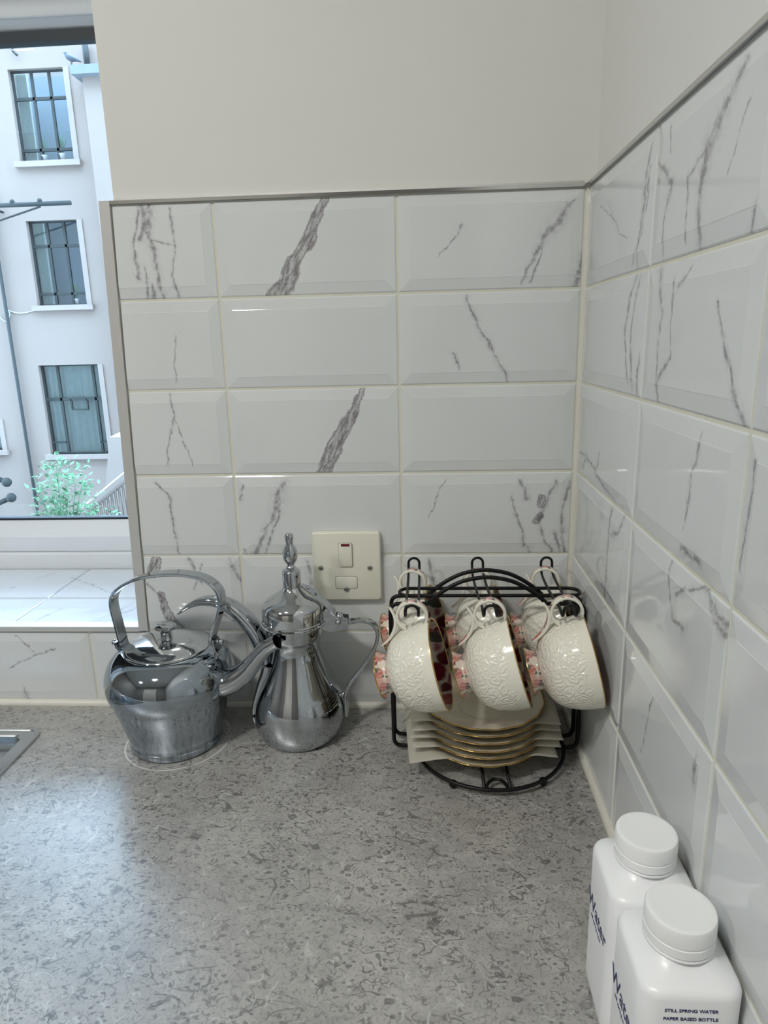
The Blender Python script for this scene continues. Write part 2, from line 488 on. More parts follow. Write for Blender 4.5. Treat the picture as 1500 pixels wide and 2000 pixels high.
# unseen tall wall, added to keep sky light off the facade opposite
b = MB()
b.box((-26, .402, 1.02), (18, .46, 15.0)); b.box((-26, .402, -6.0), (18, .46, .094)); b.box((-26, .402, .094), (-1.78, .46, 1.02)); b.box((-.522, .402, .094), (18, .46, 1.02))
struct(b.build('wall_sky_block', M_FARWALL))
b = MB(); b.box((.009, YB, FL), (.15, .40, 1.60)); struct(b.build('wall_right', M_PLASTER2))
b = MB(); b.box((XL-.1, YB, FL), (XL, .40, 1.60)); struct(b.build('wall_left', M_FARWALL))
b = MB(); b.box((XL-.1, YB-.1, FL), (.15, YB, 1.60)); struct(b.build('wall_front', M_FARWALL))
b = MB(); b.box((XL-.1, YB-.1, FL-.05), (.15, .40, FL)); struct(b.build('floor', M_FLOOR))
b = MB(); b.box((XL-.1, YB-.1, CEIL), (.15, .40, CEIL+.06)); struct(b.build('ceiling', M_CEIL))
# a door in the wall behind the photographer
d = empty('door_1', '', 'x'); del d['label']; del d['category']; struct(d)
bevel_box('door_leaf', (-1.55, YB+.004, FL+.002), (-.75, YB+.04, 1.12), simple('door_paint', srgb(206, 202, 192), .4), d, .004)
b = MB()
b.box((-1.62, YB+.001, FL), (-1.55, YB+.06, 1.19)); b.box((-.75, YB+.001, FL), (-.68, YB+.06, 1.19)); b.box((-1.55, YB+.001, 1.12), (-.75, YB+.06, 1.19))
b.build('door_frame', simple('door_frame_paint', srgb(225, 222, 214), .4), d)

# grout beds (a little behind the tile faces)
GB = .0
b = MB(); zt = .6175
zs = [0.0, .1065, .2085, .3105, .4125, .5145, zt]
b.box((XL, GB, .0), (-.54, PY, .1075))
vs = [(edge_x(0)-.0, GB, .0), (0, GB, 0), (0, GB, zt), (edge_x(zt), GB, zt), (edge_x(0), PY, 0), (0, PY, 0), (0, PY, zt), (edge_x(zt), PY, zt)]
b.add(vs, [(0,1,2,3), (3,2,6,7), (0,3,7,4)])
tb = struct(b.build('trim_1', M_GROUT))
b = MB(); b.box((GB, YB, 0), (.009, 0.009, zt)); tr_ = struct(b.build('trim_2', M_GROUT))

def tile(name, quad, bev, mat, parent, wall='y', h=.0024, e=.0010, bw=.0120):
    """quad: four (s,z) corners bottom-left, bottom-right, top-right, top-left on the wall; bev: flags for the bottom, right, top, left edges"""
    (s0,z0),(s1,z1),(s2,z2),(s3,z3) = quad
    L = [Vector((s,z)) for s,z in quad]
    ib = [bw if f else .0008 for f in bev]
    I = [L[0]+Vector((ib[3], ib[0])), L[1]+Vector((-ib[1], ib[0])), L[2]+Vector((-ib[1], -ib[2])), L[3]+Vector((ib[3], -ib[2]))]
    r = .0012
    O2 = [L[0]+Vector((r, r)), L[1]+Vector((-r, r)), L[2]+Vector((-r, -r)), L[3]+Vector((r, -r))]
    rings = [(L, -.003), (L, e*.3), (O2, e), (I, h)]
    c = (I[0]+I[1]+I[2]+I[3])/4
    I3 = [c + (x-c)*.985 for x in I]; rings.append((I3, h+.0002))
    vs = []
    for R_, d in rings:
        for q in R_:
            vs.append((q.x, -d, q.y) if wall == 'y' else (-d, q.x, q.y))
    fs = []
    for k in range(4):
        for i in range(4):
            j = (i+1) % 4
            f = (k*4+i, k*4+j, k*4+4+j, k*4+4+i)
            fs.append(f)
    fs.append((16,17,18,19))
    if wall == 'x': fs = [tuple(reversed(f)) for f in fs]
    m = MB(); m.add(vs, fs, 0, True)
    o = m.build(name, mat, parent)
    o.data.set_sharp_from_angle(angle=math.radians(9))
    return o

P_TILE = marble('marble_tile_plain', (), (), srgb(222, 225, 225), 'y')
P_TILE_R = marble('marble_tile_plain_side', (), (), srgb(222, 225, 226), 'x')
G = .0014
VB = {  # veins on the back wall: (row from top, column) -> (lines, bands)
 (1,0): ([[(275,408,4),(268,445,4),(264,482,3),(270,540,4)], [(292,410,4),(297,480,5),(312,530,4),(318,582,4)], [(330,408,2),(346,478,3),(336,540,2),(347,583,3)], [(300,555,4),(302,585,6)], [(298,470,3),(344,478,2)], [(282,400,6),(286,440,7),(278,470,5)], [(296,398,5),(290,450,5),(302,490,4)], [(283,520,3),(290,582,4)]], []),
 (1,1): ([], [[(634,378,14),(628,394,16),(604,462,24),(578,515,24),(545,578,34),(538,592,34)]]),
 (1,2): ([[(1120,392,3),(1082,440,9),(1045,490,4),(1018,558,3)], [(1062,470,2),(1034,556,2)], [(1137,505,8),(1124,556,9)], [(905,440,2),(858,500,1)]], []),
 (2,0): ([[(345,655,1.2),(342,745,1.2)]], []),
 (2,2): ([[(905,577,3),(936,636,4),(956,666,4),(972,706,3),(995,747,3)], [(884,690,3),(896,722,3)]], []),
 (3,0): ([[(334,768,2.5),(341,812,3),(328,870,2),(328,905,3)], [(341,812,1.5),(376,908,1)]], []),
 (3,1): ([], [[(714,748,8),(708,764,10),(686,814,22),(655,868,26),(632,923,28),(626,938,28)]]),
 (4,0): ([[(305,940,2),(335,975,3),(343,1030,3),(354,1084,3)]], []),
 (4,1): ([[(560,940,5),(546,975,9),(522,1030,4),(500,1083,8)], [(548,980,3),(536,1030,3),(520,1080,3)], [(476,945,2),(468,975,3)], [(478,1070,3),(482,1084,4)]], []),
 (4,2): ([[(1018,935,3),(1028,975,5)], [(1086,940,4),(1060,990,4),(1050,1015,5),(1075,1080,3)], [(1110,938,5),(1096,1000,4),(1102,1080,6)], [(1000,968,2),(1022,1060,4)], [(1085,1040,5),(1094,1083,4)], [(1030,1065,4),(1040,1083,3)], [(868,940,1.5),(835,1010,1.2)]], [[(1056,970,14),(1054,986,14)], [(1050,1010,14),(1047,1018,14)]]),
 (5,0): ([[(290,1143,4),(318,1165,5)], [(372,1092,4),(398,1140,3)], [(452,1092,6),(470,1135,5)], [(400,1100,3),(380,1150,2)], [(430,1190,5),(470,1215,5)], [(345,1210,5),(362,1232,3)]], [[(304,1094,20),(300,1118,22)], [(316,1160,16),(324,1186,20),(340,1212,12)]]),
 (5,1): ([[(600,1098,5),(607,1140,8)]], []),
 (5,2): ([[(836,1094,5),(850,1130,6),(848,1175,4)], [(792,1104,4),(832,1122,3)], [(1020,1190,4),(1040,1215,4)], [(880,1200,2),(935,1190,2)]], []),
 (6,-1): ([[(52,1340,3),(58,1364,9)], [(30,1240,2),(70,1270,2)], [(20,1300,2),(110,1262,2)]], []),
}
xs_cols = {0: (None, -.4080-G), 1: (-.4080+G, -.2058-G), 2: (-.2058+G, -.0052)}
for r in range(1, 7):
    z1 = (.6156 if r == 1 else zs[7-r] - G); z0 = (.0065 if r == 6 else zs[6-r] + G)
    for c in (0, 1, 2):
        x0, x1 = xs_cols[c]
        bev = [1, 1, 1, 1]
        if c == 0:
            if r == 6: xa = xb = -.6160 + G
            else: xa, xb = edge_x(z0)+.0095, edge_x(z1)+.0095; bev[3] = 0
        else: xa = xb = x0
        if r == 1: bev[2] = 1
        mt = P_TILE
        if (r, c) in VB: mt = marble('marble_tile_back_%d_%d' % (r, c), *VB[(r, c)], side='y')
        if c == 0 and r == 5:
            z0_ = z0
        tile('wall_tile', [(xa, z0), (x1, z0), (x1, z1), (xb, z1)], bev, mt, tb, 'y')
k = 0; xr = -.6160 - G
while xr > XL + .02:
    x0 = max(xr - .1995, XL + .003)
    mt = marble('marble_tile_low', *VB[(6,-1)], side='y') if k == 0 else P_TILE
    tile('wall_tile', [(x0, .0065), (xr, .0065), (xr, .1065-.002), (x0, .1065-.002)], [1,1,1,1], mt, tb, 'y')
    xr = x0 - 2*G; k += 1

VR = {
 (1,0): ([[(1279,285,3),(1263,400,6),(1246,525,3)], [(1277,330,3),(1262,440,2),(1237,526,2)], [(1180,400,1),(1230,470,1)]], []),
 (1,1): ([[(1472,115,4),(1430,200,8),(1392,295,12),(1378,380,6),(1372,492,5)], [(1286,320,3),(1320,352,5),(1302,440,3),(1296,512,3)], [(1392,290,3),(1352,345,4),(1346,470,2)], [(1318,240,2),(1316,300,1)], [(1490,380,3),(1466,462,5)], [(1478,190,2),(1430,340,1)]], []),
 (2,0): ([[(1246,540,4),(1226,640,5),(1230,750,4)], [(1256,538,4),(1240,640,4),(1238,762,4)], [(1252,690,3),(1247,768,5)]], []),
 (2,1): ([[(1291,530,6),(1300,610,4),(1290,690,3),(1288,782,5)], [(1322,540,3),(1318,600,2),(1318,690,2),(1293,738,6)], [(1412,590,2),(1425,690,4),(1440,740,5),(1462,832,5)], [(1358,520,2),(1330,562,4)]], []),
 (3,0): ([[(1137,882,3),(1160,905,4),(1178,945,5),(1204,978,3)], [(1142,912,4),(1150,888,3),(1172,930,2)], [(1176,880,2),(1166,925,3)]], []),
 (3,1): ([[(1376,850,2),(1352,965,4),(1342,1035,2)], [(1335,1068,3),(1372,1100,4)]], []),
 (4,0): ([[(1198,995,5),(1192,1080,6),(1184,1168,6)], [(1221,1010,4),(1215,1035,4),(1199,1046,5)], [(1180,1140,4),(1202,1180,4)]], []),
 (4,1): ([[(1316,1095,3),(1312,1130,3),(1320,1208,2),(1340,1232,6)], [(1328,1158,5),(1362,1142,3),(1380,1145,3),(1400,1190,5),(1425,1222,6)], [(1396,1190,3),(1422,1238,7)]], []),
 (5,0): ([[(1198,1390,5),(1210,1425,6)]], []),
 (5,1): ([[(1284,1370,2),(1256,1470,2)], [(1366,1480,3),(1362,1530,5)]], []),
 (3,2): ([[(1482,910,3),(1466,1000,4),(1452,1110,2)]], []),
}
ys = [-.0058, -.2232, -.4148, -.6110, -.8130, -1.015, -1.217, -1.419, -1.621, -1.823, -2.025, -2.227, YB+.003]
for r in range(1, 7):
    z1 = (.6156 if r == 1 else zs[7-r] - G); z0 = (.0065 if r == 6 else zs[6-r] + G)
    for c in range(len(ys)-1):
        y1 = ys[c] - (G if c else 0); y0 = ys[c+1] + G
        mt = P_TILE_R
        if (r, c) in VR: mt = marble('marble_tile_right_%d_%d' % (r, c), *VR[(r, c)], side='x')
        tile('wall_tile', [(y0, z0), (y1, z0), (y1, z1), (y0, z1)], [1,1,1,1], mt, tr_, 'x', bw=.013)

# silicone beads
def bead(name, p0, p1, size, inward):
    P0, P1 = Vector(p0), Vector(p1); n = 40; path = []; rad = []
    for i in range(n+1):
        t_ = i/n; q = P0.lerp(P1, t_)
        path.append(q); rad.append(size * (1 + .10*mnoise.noise(q*30)))
    m = MB(); m.tube(path, rad, 10); return struct(m.build(name, M_CAULK))
bead('baseboard_back', (XL, .0, .0010), (-.001, .0, .0010), .0062, 1)
bead('baseboard_right', (.0, 0, .0010), (.0, YB, .0010), .0062, 1)
bead('trim_3', (.001, .001, .004), (.001, .001, .6150), .0055, 1)

# tile edging strips
b = MB()   # upright strip beside the window
for z_, in ((0,),): pass
q0, q1 = .108, .6200
ws = .0105
def slant(b, z0, z1, xo0, xo1, y0, y1):
    vs = []
    for z in (z0, z1):
        e = edge_x(z)
        vs += [(e+xo0, y0, z), (e+xo1, y0, z), (e+xo1, y1, z), (e+xo0, y1, z)]
    b.add(vs, [(0,3,2,1),(4,5,6,7),(0,1,5,4),(1,2,6,5),(2,3,7,6),(3,0,4,7)])
slant(b, q0, q1, -.0035, .0085, -.0042, .0115)
struct(b.build('trim_4', M_TRIM))
b = MB(); b.box((XL, -.0042, .1070), (edge_x(.11)-.0036, .012, .1135)); struct(b.build('trim_5', M_TRIM))
b = MB(); b.box((edge_x(.617)+.0086, -.0040, .6166), (-.004, .009, .6200)); struct(b.build('trim_6', M_CHROMETRIM))
b = MB(); b.box((-.0040, YB, .6166), (.009, -.0042, .6200)); struct(b.build('trim_7', M_CHROMETRIM))
# paint bead above the strips
b = MB(); b.tube([(-.520, .0085, .6215), (-.005, .0085, .6215)], .0032, 8); struct(b.build('trim_8', M_PLASTER))
b = MB(); b.tube([(.0085, -.005, .6215), (.0085, YB, .6215)], .0032, 8); struct(b.build('trim_9', M_PLASTER2))

# window sill laid with marble tiles
M_SILL_G = simple('white_sill_grout', srgb(236, 240, 244), .5)
b = MB(); b.box((-1.78, .012, .094), (-.5225, .235, .1105)); sl = struct(b.build('trim_10', M_SILL_G))
mt_s = marble('marble_sill_tile', [[(40,1230,3),(120,1190,4)], [(140,1130,3),(220,1160,3)], [(170,1222,3),(262,1180,4)], [(20,1150,3),(110,1120,3)], [(230,1200,4),(262,1190,4)]], (), srgb(222, 228, 234), 'z')
def flat_tile(x0, x1, y0, y1, z):
    m = MB(); e = .001
    m.add([(x0,y0,z-.004),(x1,y0,z-.004),(x1,y1,z-.004),(x0,y1,z-.004),(x0,y0,z-e),(x1,y0,z-e),(x1,y1,z-e),(x0,y1,z-e),
           (x0+e,y0+e,z),(x1-e,y0+e,z),(x1-e,y1-e,z),(x0+e,y1-e,z)],
          [(0,1,5,4),(1,2,6,5),(2,3,7,6),(3,0,4,7),(4,5,9,8),(5,6,10,9),(6,7,11,10),(7,4,8,11),(8,9,10,11)])
    m.build('sill_tile', mt_s, sl)
for i in range(7):
    x1 = -.5240 - i*.202; x0 = max(x1 - .1995, -1.779)
    if x1 < -1.76: break
    flat_tile(x0, x1, .0125, .0945, .1130); flat_tile(x0, x1, .1000, .2245, .1130)

# window_1
win = empty('window_1', '', 'x'); del win['label']; del win['category']; struct(win)
WX0, WX1 = -1.78, -.522
def bar(name, a, b_, mat=M_UPVC, r=.003): return bevel_box(name, a, b_, mat, win, r)
bar('window_frame', (WX0, .226, .1105), (WX1, .30, .140))
bar('window_frame', (WX0, .232, .140), (WX1, .30, .168))
bar('window_frame', (WX0, .232, .8980), (WX1, .30, 1.02))
bar('window_frame', (WX0, .232, .168), (WX0+.06, .30, .898))
bar('window_frame', (WX1-.05, .232, .168), (WX1, .30, .898))
def bead_bar(y0, z0, z1, slope):   # glazing bead with a sloped face
    m = MB(); y1 = .262; x0, x1 = WX0+.06, WX1-.05
    if slope > 0: sec = [(y0, z0), (y1, z0), (y1, z1), (.250, z1)]
    else: sec = [(.250, z0), (y1, z0), (y1, z1), (y0, z1)]
    vs = [(x0, y, z) for y, z in sec] + [(x1, y, z) for y, z in sec]
    m.add(vs, [(3,2,1,0),(4,5,6,7),(0,1,5,4),(1,2,6,5),(2,3,7,6),(3,0,4,7)]); m.build('glazing_bead', M_UPVC, win)
bead_bar(.235, .168, .1900, 1); bead_bar(.235, .8880, .898, -1)
m = MB(); m.box((WX0+.06, .2495, .1900), (WX1-.05, .262, .1935)); m.box((WX0+.06, .2455, .8740), (WX1-.05, .262, .8880)); m.build('gasket', M_GASKET, win)
m = MB(); m.box((WX0+.055, .256, .188), (WX1-.045, .260, .893)); m.build('pane', M_GLASS, win)

# ================================================================ WORKTOP AND SINK
SX1, SY1, SX0, SY0 = -.6560, -.0660, -1.15, -.52
b = MB(); T = .0; B = -.038
X0, X1, Y0, Y1 = XL, 0, -.64, 0
hx0, hx1, hy0, hy1 = SX0+.014, SX1-.014, SY0+.014, SY1-.010
g = [(X0,Y0),(hx0,Y0),(hx1,Y0),(X1,Y0)]
XS = [X0, hx0, hx1, X1]; YS = [Y0, hy0, hy1, Y1]
vs = [(x, y, z) for z in (B, T) for y in YS for x in XS]
idx = lambda k, j, i: k*16 + j*4 + i
fs = []
for j in range(3):
    for i in range(3):
        if (i, j) == (1, 1): continue
        fs.append((idx(1,j,i), idx(1,j,i+1), idx(1,j+1,i+1), idx(1,j+1,i)))
        fs.append((idx(0,j+1,i), idx(0,j+1,i+1), idx(0,j,i+1), idx(0,j,i)))
for i in range(3):
    fs.append((idx(0,0,i), idx(0,0,i+1), idx(1,0,i+1), idx(1,0,i)))
    fs.append((idx(0,3,i+1), idx(0,3,i), idx(1,3,i), idx(1,3,i+1)))
for j in range(3):
    fs.append((idx(0,j+1,0), idx(0,j,0), idx(1,j,0), idx(1,j+1,0)))
    fs.append((idx(0,j,3), idx(0,j+1,3), idx(1,j+1,3), idx(1,j,3)))
fs += [(idx(0,1,1), idx(1,1,1), idx(1,1,2), idx(0,1,2)), (idx(0,2,2), idx(1,2,2), idx(1,2,1), idx(0,2,1)),
       (idx(0,2,1), idx(1,2,1), idx(1,1,1), idx(0,1,1)), (idx(0,1,2), idx(1,1,2), idx(1,2,2), idx(0,2,2))]
b.add(vs, fs)
wt = b.build('worktop', M_COUNTER)
tag(wt, 'grey stone-patterned laminate worktop running along the tiled walls', 'worktop')

def rrect(x0, x1, y0, y1, r, z, n=6):
    out = []
    for cx, cy, a0 in ((x1-r, y1-r, 0), (x0+r, y1-r, PI/2), (x0+r, y0+r, PI), (x1-r, y0+r, 3*PI/2)):
        for k in range(n+1):
            a = a0 + PI/2*k/n; out.append((cx + r*math.cos(a), cy + r*math.sin(a), z))
    return out
def loft(m, loops, mi=0, smooth=True, cap_top=False, cap_bot=False):
    n = len(loops[0]); vs = [p for l in loops for p in l]; fs = []
    for i in range(len(loops)-1):
        for k in range(n):
            l = (k+1) % n; fs.append((i*n+k, i*n+l, (i+1)*n+l, (i+1)*n+k))
    if cap_bot: fs.append(tuple(range(n-1,-1,-1)))
    if cap_top: fs.append(tuple((len(loops)-1)*n+k for k in range(n)))
    m.add(vs, fs, mi, smooth)
sink = empty('sink', 'stainless steel inset sink with rounded corner, left edge of the worktop', 'sink', (SX1-.2, SY1-.2, 0))
def off(o): o.location = -Vector(sink.location); return o
m = MB(); e = .0
L = [rrect(SX0, SX1, SY0, SY1, .014, .0002), rrect(SX0, SX1, SY0, SY1, .014, .0030), rrect(SX0+.0012, SX1-.0012, SY0+.0012, SY1-.0012, .013, .0042),
     rrect(SX0+.0035, SX1-.0035, SY0+.0035, SY1-.0035, .012, .0042), rrect(SX0+.0045, SX1-.0045, SY0+.0045, SY1-.0045, .012, .0030),
     rrect(SX0+.017, SX1-.017, SY0+.017, SY1-.013, .012, .0028)]
loft(m, L); off(m.build('rim', M_STEEL, sink, auto=30))
m = MB()
L = [rrect(SX0+.017, SX1-.017, SY0+.017, SY1-.013, .012, .0028), rrect(SX0+.0185, SX1-.0185, SY0+.0185, SY1-.0145, .012, .0010),
     rrect(SX0+.020, SX1-.020, SY0+.020, SY1-.016, .012, -.010), rrect(SX0+.023, SX1-.023, SY0+.023, SY1-.020, .012, -.0125),
     rrect(SX0+.040, SX1-.034, SY0+.040, SY1-.034, .012, -.013), rrect(SX0+.045, SX1-.040, SY0+.045, SY1-.040, .012, -.03),
     rrect(SX0+.06, SX1-.06, SY0+.06, SY1-.06, .02, -.15)]
loft(m, L, cap_top=True); off(m.build('basin', M_STEEL, sink, auto=30))

# ================================================================ SWITCH
sw = empty('fused_switch', 'square cream fused spur switch with red indicator on the tiled wall', 'switch', (-.2742, -.0036, .1963))
W2, H2 = .0420, .0438
def rr_face(x0, x1, z0, z1, r, y, n=5): return [(p[0], y, p[1]) for p in [(q[0], q[1]) for q in rrect(x0, x1, z0, z1, r, 0, n)]]
m = MB(); loft(m, [rr_face(-W2, W2, -H2, H2, .004, .0006), rr_face(-W2, W2, -H2, H2, .004, -.0055), rr_face(-W2+.0006, W2-.0006, -H2+.0006, H2-.0006, .004, -.0068),
                   rr_face(-W2+.002, W2-.002, -H2+.002, H2-.002, .0035, -.0075)], cap_top=True)
m.build('face_plate', M_SWITCH, sw, auto=50)
def rocker(name, x0, x1, z0, z1, y, mat, r=.002):
    mm = MB(); loft(mm, [rr_face(x0-.0004, x1+.0004, z0-.0004, z1+.0004, r, -.0070), rr_face(x0-.0004, x1+.0004, z0-.0004, z1+.0004, r, -.00765)], 1, False, cap_top=True)
    loft(mm, [rr_face(x0, x1, z0, z1, r, -.0070), rr_face(x0, x1, z0, z1, r, y), rr_face(x0+.0005, x1-.0005, z0+.0005, z1-.0005, r, y-.0004)], 0, True, cap_top=True)
    return mm.build(name, [mat, M_SWGAP], sw, auto=40)
rk = rocker('rocker', -.0088, .0074, .0010, .0305, -.0095, M_SWITCH)
m = MB(); m.box((-.0056, -.0104, .0272), (.0048, -.0088, .0302)); m.build('neon_indicator', M_RED, rk)
rocker('fuse_holder', -.0142, .0124, -.0282, -.0122, -.0080, M_SWITCH, .003)
for x, z, y in ((-.0318, -.0010, -.0078), (.0286, -.0012, -.0078), (-.0012, -.0285, -.0086)):
    m = MB(); n = 16
    m.lathe([(.0030, 0), (.0030, .0007), (.0024, .0012)], n, 0, capt=True)
    m.v = [(x + p[0], y - p[2], z + p[1]) for p in m.v]
    m.box((x-.0024, y-.00135, z-.0003), (x+.0024, y-.00115, z+.0003), 1)
    m.build('screw', [M_SCREW, M_SWGAP], sw)

# ================================================================ KETTLE
KX, KY = -.4815, -.0765; KR = math.radians(-10)
kt = empty('kettle', 'polished steel stovetop kettle with arched strap handle and curved spout', 'kettle', (KX, KY, 0), KR)
def kl(u, v):
    "a spot of the frame seen on the kettle's own upright mid plane, in kettle space"
    dr = FW + RX*((u-750)/FPX) - UP*((v-1000)/FPX)
    n_ = Vector((-math.sin(KR), math.cos(KR), 0)); K = Vector((KX, KY, 0))
    t_ = (K-CAM).dot(n_)/dr.dot(n_); P = CAM + dr*t_
    return Vector(((P-K).dot(Vector((math.cos(KR), math.sin(KR), 0))), 0, P.z))
prof = [(.0001, .0004), (.050, .0004), (.0530, .0008), (.0543, .0025), (.0545, .0080), (.0536, .0095), (.0545, .0112), (.0592, .030), (.0652, .050), (.0694, .0640), (.0720, .0705),
        (.0738, .0765), (.0746, .0830), (.0743, .0895), (.0728, .0970), (.0698, .1045), (.0652, .1112), (.0596, .1165), (.0540, .1200), (.0495, .1214), (.0482, .1210)]
m = MB(); pts = smooth_path([(r, 0, z) for r, z in prof[3:]], 3)
m.lathe(prof[:3] + [(p.x, p.z) for p in pts], 96); m.build('body', M_KETTLE, kt, auto=50)
m = MB()
lp = [(.0484, .1212), (.0490, .1222), (.0484, .1231), (.0468, .1234), (.0456, .1236), (.0410, .1258), (.034, .1280), (.026, .1298), (.016, .1310), (.008, .1314), (.0001, .1315)]
m.lathe(lp, 96); lid = m.build('lid', M_LIDCHROME, kt, auto=50)
m = MB()
m.lathe([(.0085, .1295), (.0080, .1312), (.0066, .1325), (.0062, .1360), (.0064, .1400), (.0080, .1422), (.0105, .1439), (.0122, .1453), (.0120, .1471), (.0095, .1487), (.0045, .1495), (.0001, .1496)], 32,
        rfun=lambda a, r, z: 1 + (.05*math.cos(8*a) if r > .009 else 0)); m.build('lid_knob', M_CHROME, lid, auto=50)
hp = [(243,1262), (230,1212), (222,1178), (226,1158), (245,1140), (275,1127), (310,1121), (345,1119), (385,1124), (410,1134), (428,1152), (433,1172), (429,1198), (419,1230), (414,1256)]
hl = [kl(u, v) for u, v in hp]
m = MB(); m.ribbon(smooth_path(hl, 6), .0160, .0034, (0,1,0)); hd = m.build('handle', M_CHROME, kt, auto=40)
for p, sx in ((kl(238,1256), -1), (kl(416,1252), 1)):
    # bracket on the shoulder, pivot pin and ball
    bx = p.x
    m = MB(); foot = Vector((sx*.0620, 0, .1135))
    m.ribbon([foot, foot+Vector((sx*.0035,0,.009)), Vector((bx+sx*.0035, 0, p.z-.004)), Vector((bx+sx*.0035, 0, p.z+.004))], .015, .0022, (0,1,0))
    m.tube([(foot.x-.003*sx, 0, .1155), (foot.x+.002*sx, 0, .1125)], .0060, 14, squash=.9)
    br = m.build('handle_bracket', M_CHROME, kt, auto=40)
    m = MB(); m.tube([(bx-.004*sx, 0, p.z), (bx+.0085*sx, 0, p.z)], .0020, 10); m.ball((bx+.0100*sx, 0, p.z), .0036, 12)
    m.build('pivot_pin', M_CHROME, br)
sp = [(425,1333), (448,1330), (470,1319), (489,1301), (505,1281), (520,1265), (533,1257), (541,1253)]
rad = [.0215, .0185, .0150, .0118, .0098, .0086, .0080, .0080]
sl_ = [kl(u, v) for u, v in sp]
m = MB(); path = smooth_path(sl_, 6); rr = smooth_vals(rad, 6)
sq = smooth_vals([.80, .82, .88, .92, .95, 1, 1, 1], 6)
m.tube(path, rr, 28, squash=sq, caps=False, ref=(0, 1, 0))
m.tube(path[-14:], [x*.88 for x in rr[-14:]], 28, caps=False, mi=1, ref=(0,1,0))
tt = (path[-1]-path[-2]).normalized()
m.tube([path[-14]+tt*.001, path[-14]+tt*.002], .007, 16, mi=1)
m.build('spout', [M_CHROME, M_DARKHOLE], kt)
m = MB(); m.tube([sl_[0].lerp(sl_[1], .70), sl_[0].lerp(sl_[1], .80)], .0195, 32, squash=.82, ref=(0,1,0)); m.build('spout_collar', M_CHROME, kt)

# ================================================================ DALLAH (Arabic coffee pot)
DX, DY = -.3330, -.0590
dl = empty('coffee_pot', 'polished steel Arabic coffee pot with long beak spout and finial lid', 'coffee pot', (DX, DY, 0))
prof = [(.0001, .0004), (.042, .0004), (.0465, .0010), (.0500, .0060), (.0532, .0140), (.0548, .0240), (.0548, .0360), (.0530, .0480), (.0490, .0600), (.0440, .0710), (.0390, .0820), (.0346, .0930),
        (.0312, .1030), (.0294, .1110), (.0290, .1170), (.0300, .1230), (.0318, .1270), (.0330, .1300), (.0335, .1400), (.0335, .1430)]
m = MB(); pts = smooth_path([(r, 0, z) for r, z in prof[2:]], 4); m.lathe(prof[:2] + [(p.x, p.z) for p in pts], 96)
m.build('body', M_CHROME, dl, auto=60)
m = MB()
m.lathe([(.0335, .1432), (.0375, .1440), (.0388, .1450), (.0388, .1462), (.0375, .1468), (.0370, .1478), (.0378, .1488), (.0378, .1498), (.0370, .1506), (.0370, .1600), (.0366, .1650), (.0350, .1690),
         (.0315, .1730), (.0265, .1765), (.0205, .1800), (.0150, .1840), (.0120, .1870), (.0106, .1900)], 96)
dlid = m.build('lid', M_LIDCHROME, dl, auto=35)
m = MB()
m.lathe([(.0108, .1895), (.0106, .1920), (.0106, .2080), (.0100, .2092), (.0070, .2110), (.0055, .2120), (.0056, .2135), (.0042, .2150), (.0040, .2165), (.0060, .2190), (.0080, .2230), (.0089, .2275),
         (.0086, .2320), (.0070, .2365), (.0048, .2395), (.0043, .2410), (.0043, .2430), (.0050, .2470), (.0052, .2510), (.0040, .2530), (.0001, .2535)], 40)
m.build('finial', M_CHROME, dlid, auto=40)
def dlp(u, v, dy=0):
    P = at(u, v, 'y', DY+dy); return Vector((P.x-DX, dy, P.z))
# beak spout
bp_ = [(-.049, -.014, .018), (-.0510, -.014, .040), (-.0430, -.012, .068), (-.0345, -.008, .092), (-.036, -.004, .112), (-.0440, 0, .132), (-.0560, 0, .150), (-.0710, 0, .1645), (-.0890, 0, .1725), (-.1080, 0, .1725), (-.1250, 0, .1655), (-.1400, 0, .1540)]
wd = [.013, .020, .024, .026, .027, .027, .026, .023, .019, .013, .007, .0012]
hh = [.008, .012, .016, .020, .024, .026, .025, .023, .019, .014, .008, .0012]
path = smooth_path(bp_, 6); W_ = smooth_vals(wd, 6); H_ = smooth_vals(hh, 6)
m = MB(); n = 20; rings = []
for i, p in enumerate(path):
    t_ = (path[min(i+1, len(path)-1)] - path[max(i-1, 0)]).normalized()
    side = Vector((0, 1, 0)); nn = side.cross(t_).normalized()
    if nn.z < 0 and nn.x > 0: nn = -nn
    ring = []
    for k in range(n):
        a = 2*PI*k/n; cx = math.cos(a); sy = math.sin(a)
        up_ = sy*.5*H_[i]*(1.0 if sy < 0 else .55)
        ring.append(p + side*(cx*.5*W_[i]) + nn*up_)
    rings.append(ring)
loft(m, rings, cap_top=True, cap_bot=True)
m.build('spout', M_CHROME, dl, auto=60)
# hinge arm riveted on the lid, lug and handle
arm = [(.0120, -.0045, .1925), (.0200, -.0045, .1880), (.0300, -.0045, .1790), (.0400, -.0045, .1690), (.0500, -.0045, .1570)]
m = MB(); m.ribbon([Vector(a) for a in arm], [.006, .0085, .009, .0095, .009], .0022, (.25, 1, .25)); ha = m.build('hinge_arm', M_CHROME, dlid, auto=40)
for a in (arm[1], ((arm[1][0]+arm[2][0])/2+.004, -.0045, .1808)):
    m = MB(); m.ball((a[0], a[1]-.001, a[2]+.0016), .0017, 10); m.build('rivet', M_CHROME, dlid)
m = MB()
sec = [(.0300, .1480), (.0385, .1640), (.0540, .1530), (.0640, .1520), (.0650, .1395), (.0450, .1350), (.0360, .1370)]
vs = [(x, y, z) for y in (-.0075, -.0055) for x, z in sec]; k = len(sec)
fs = [tuple(range(k)), tuple(range(2*k-1, k-1, -1))] + [((i+1) % k, i, k+i, k+(i+1) % k) for i in range(k)]
m.add(vs, fs); 
vs = [(x, y+.0125, z) for x, y, z in vs]; m.add(vs, fs)
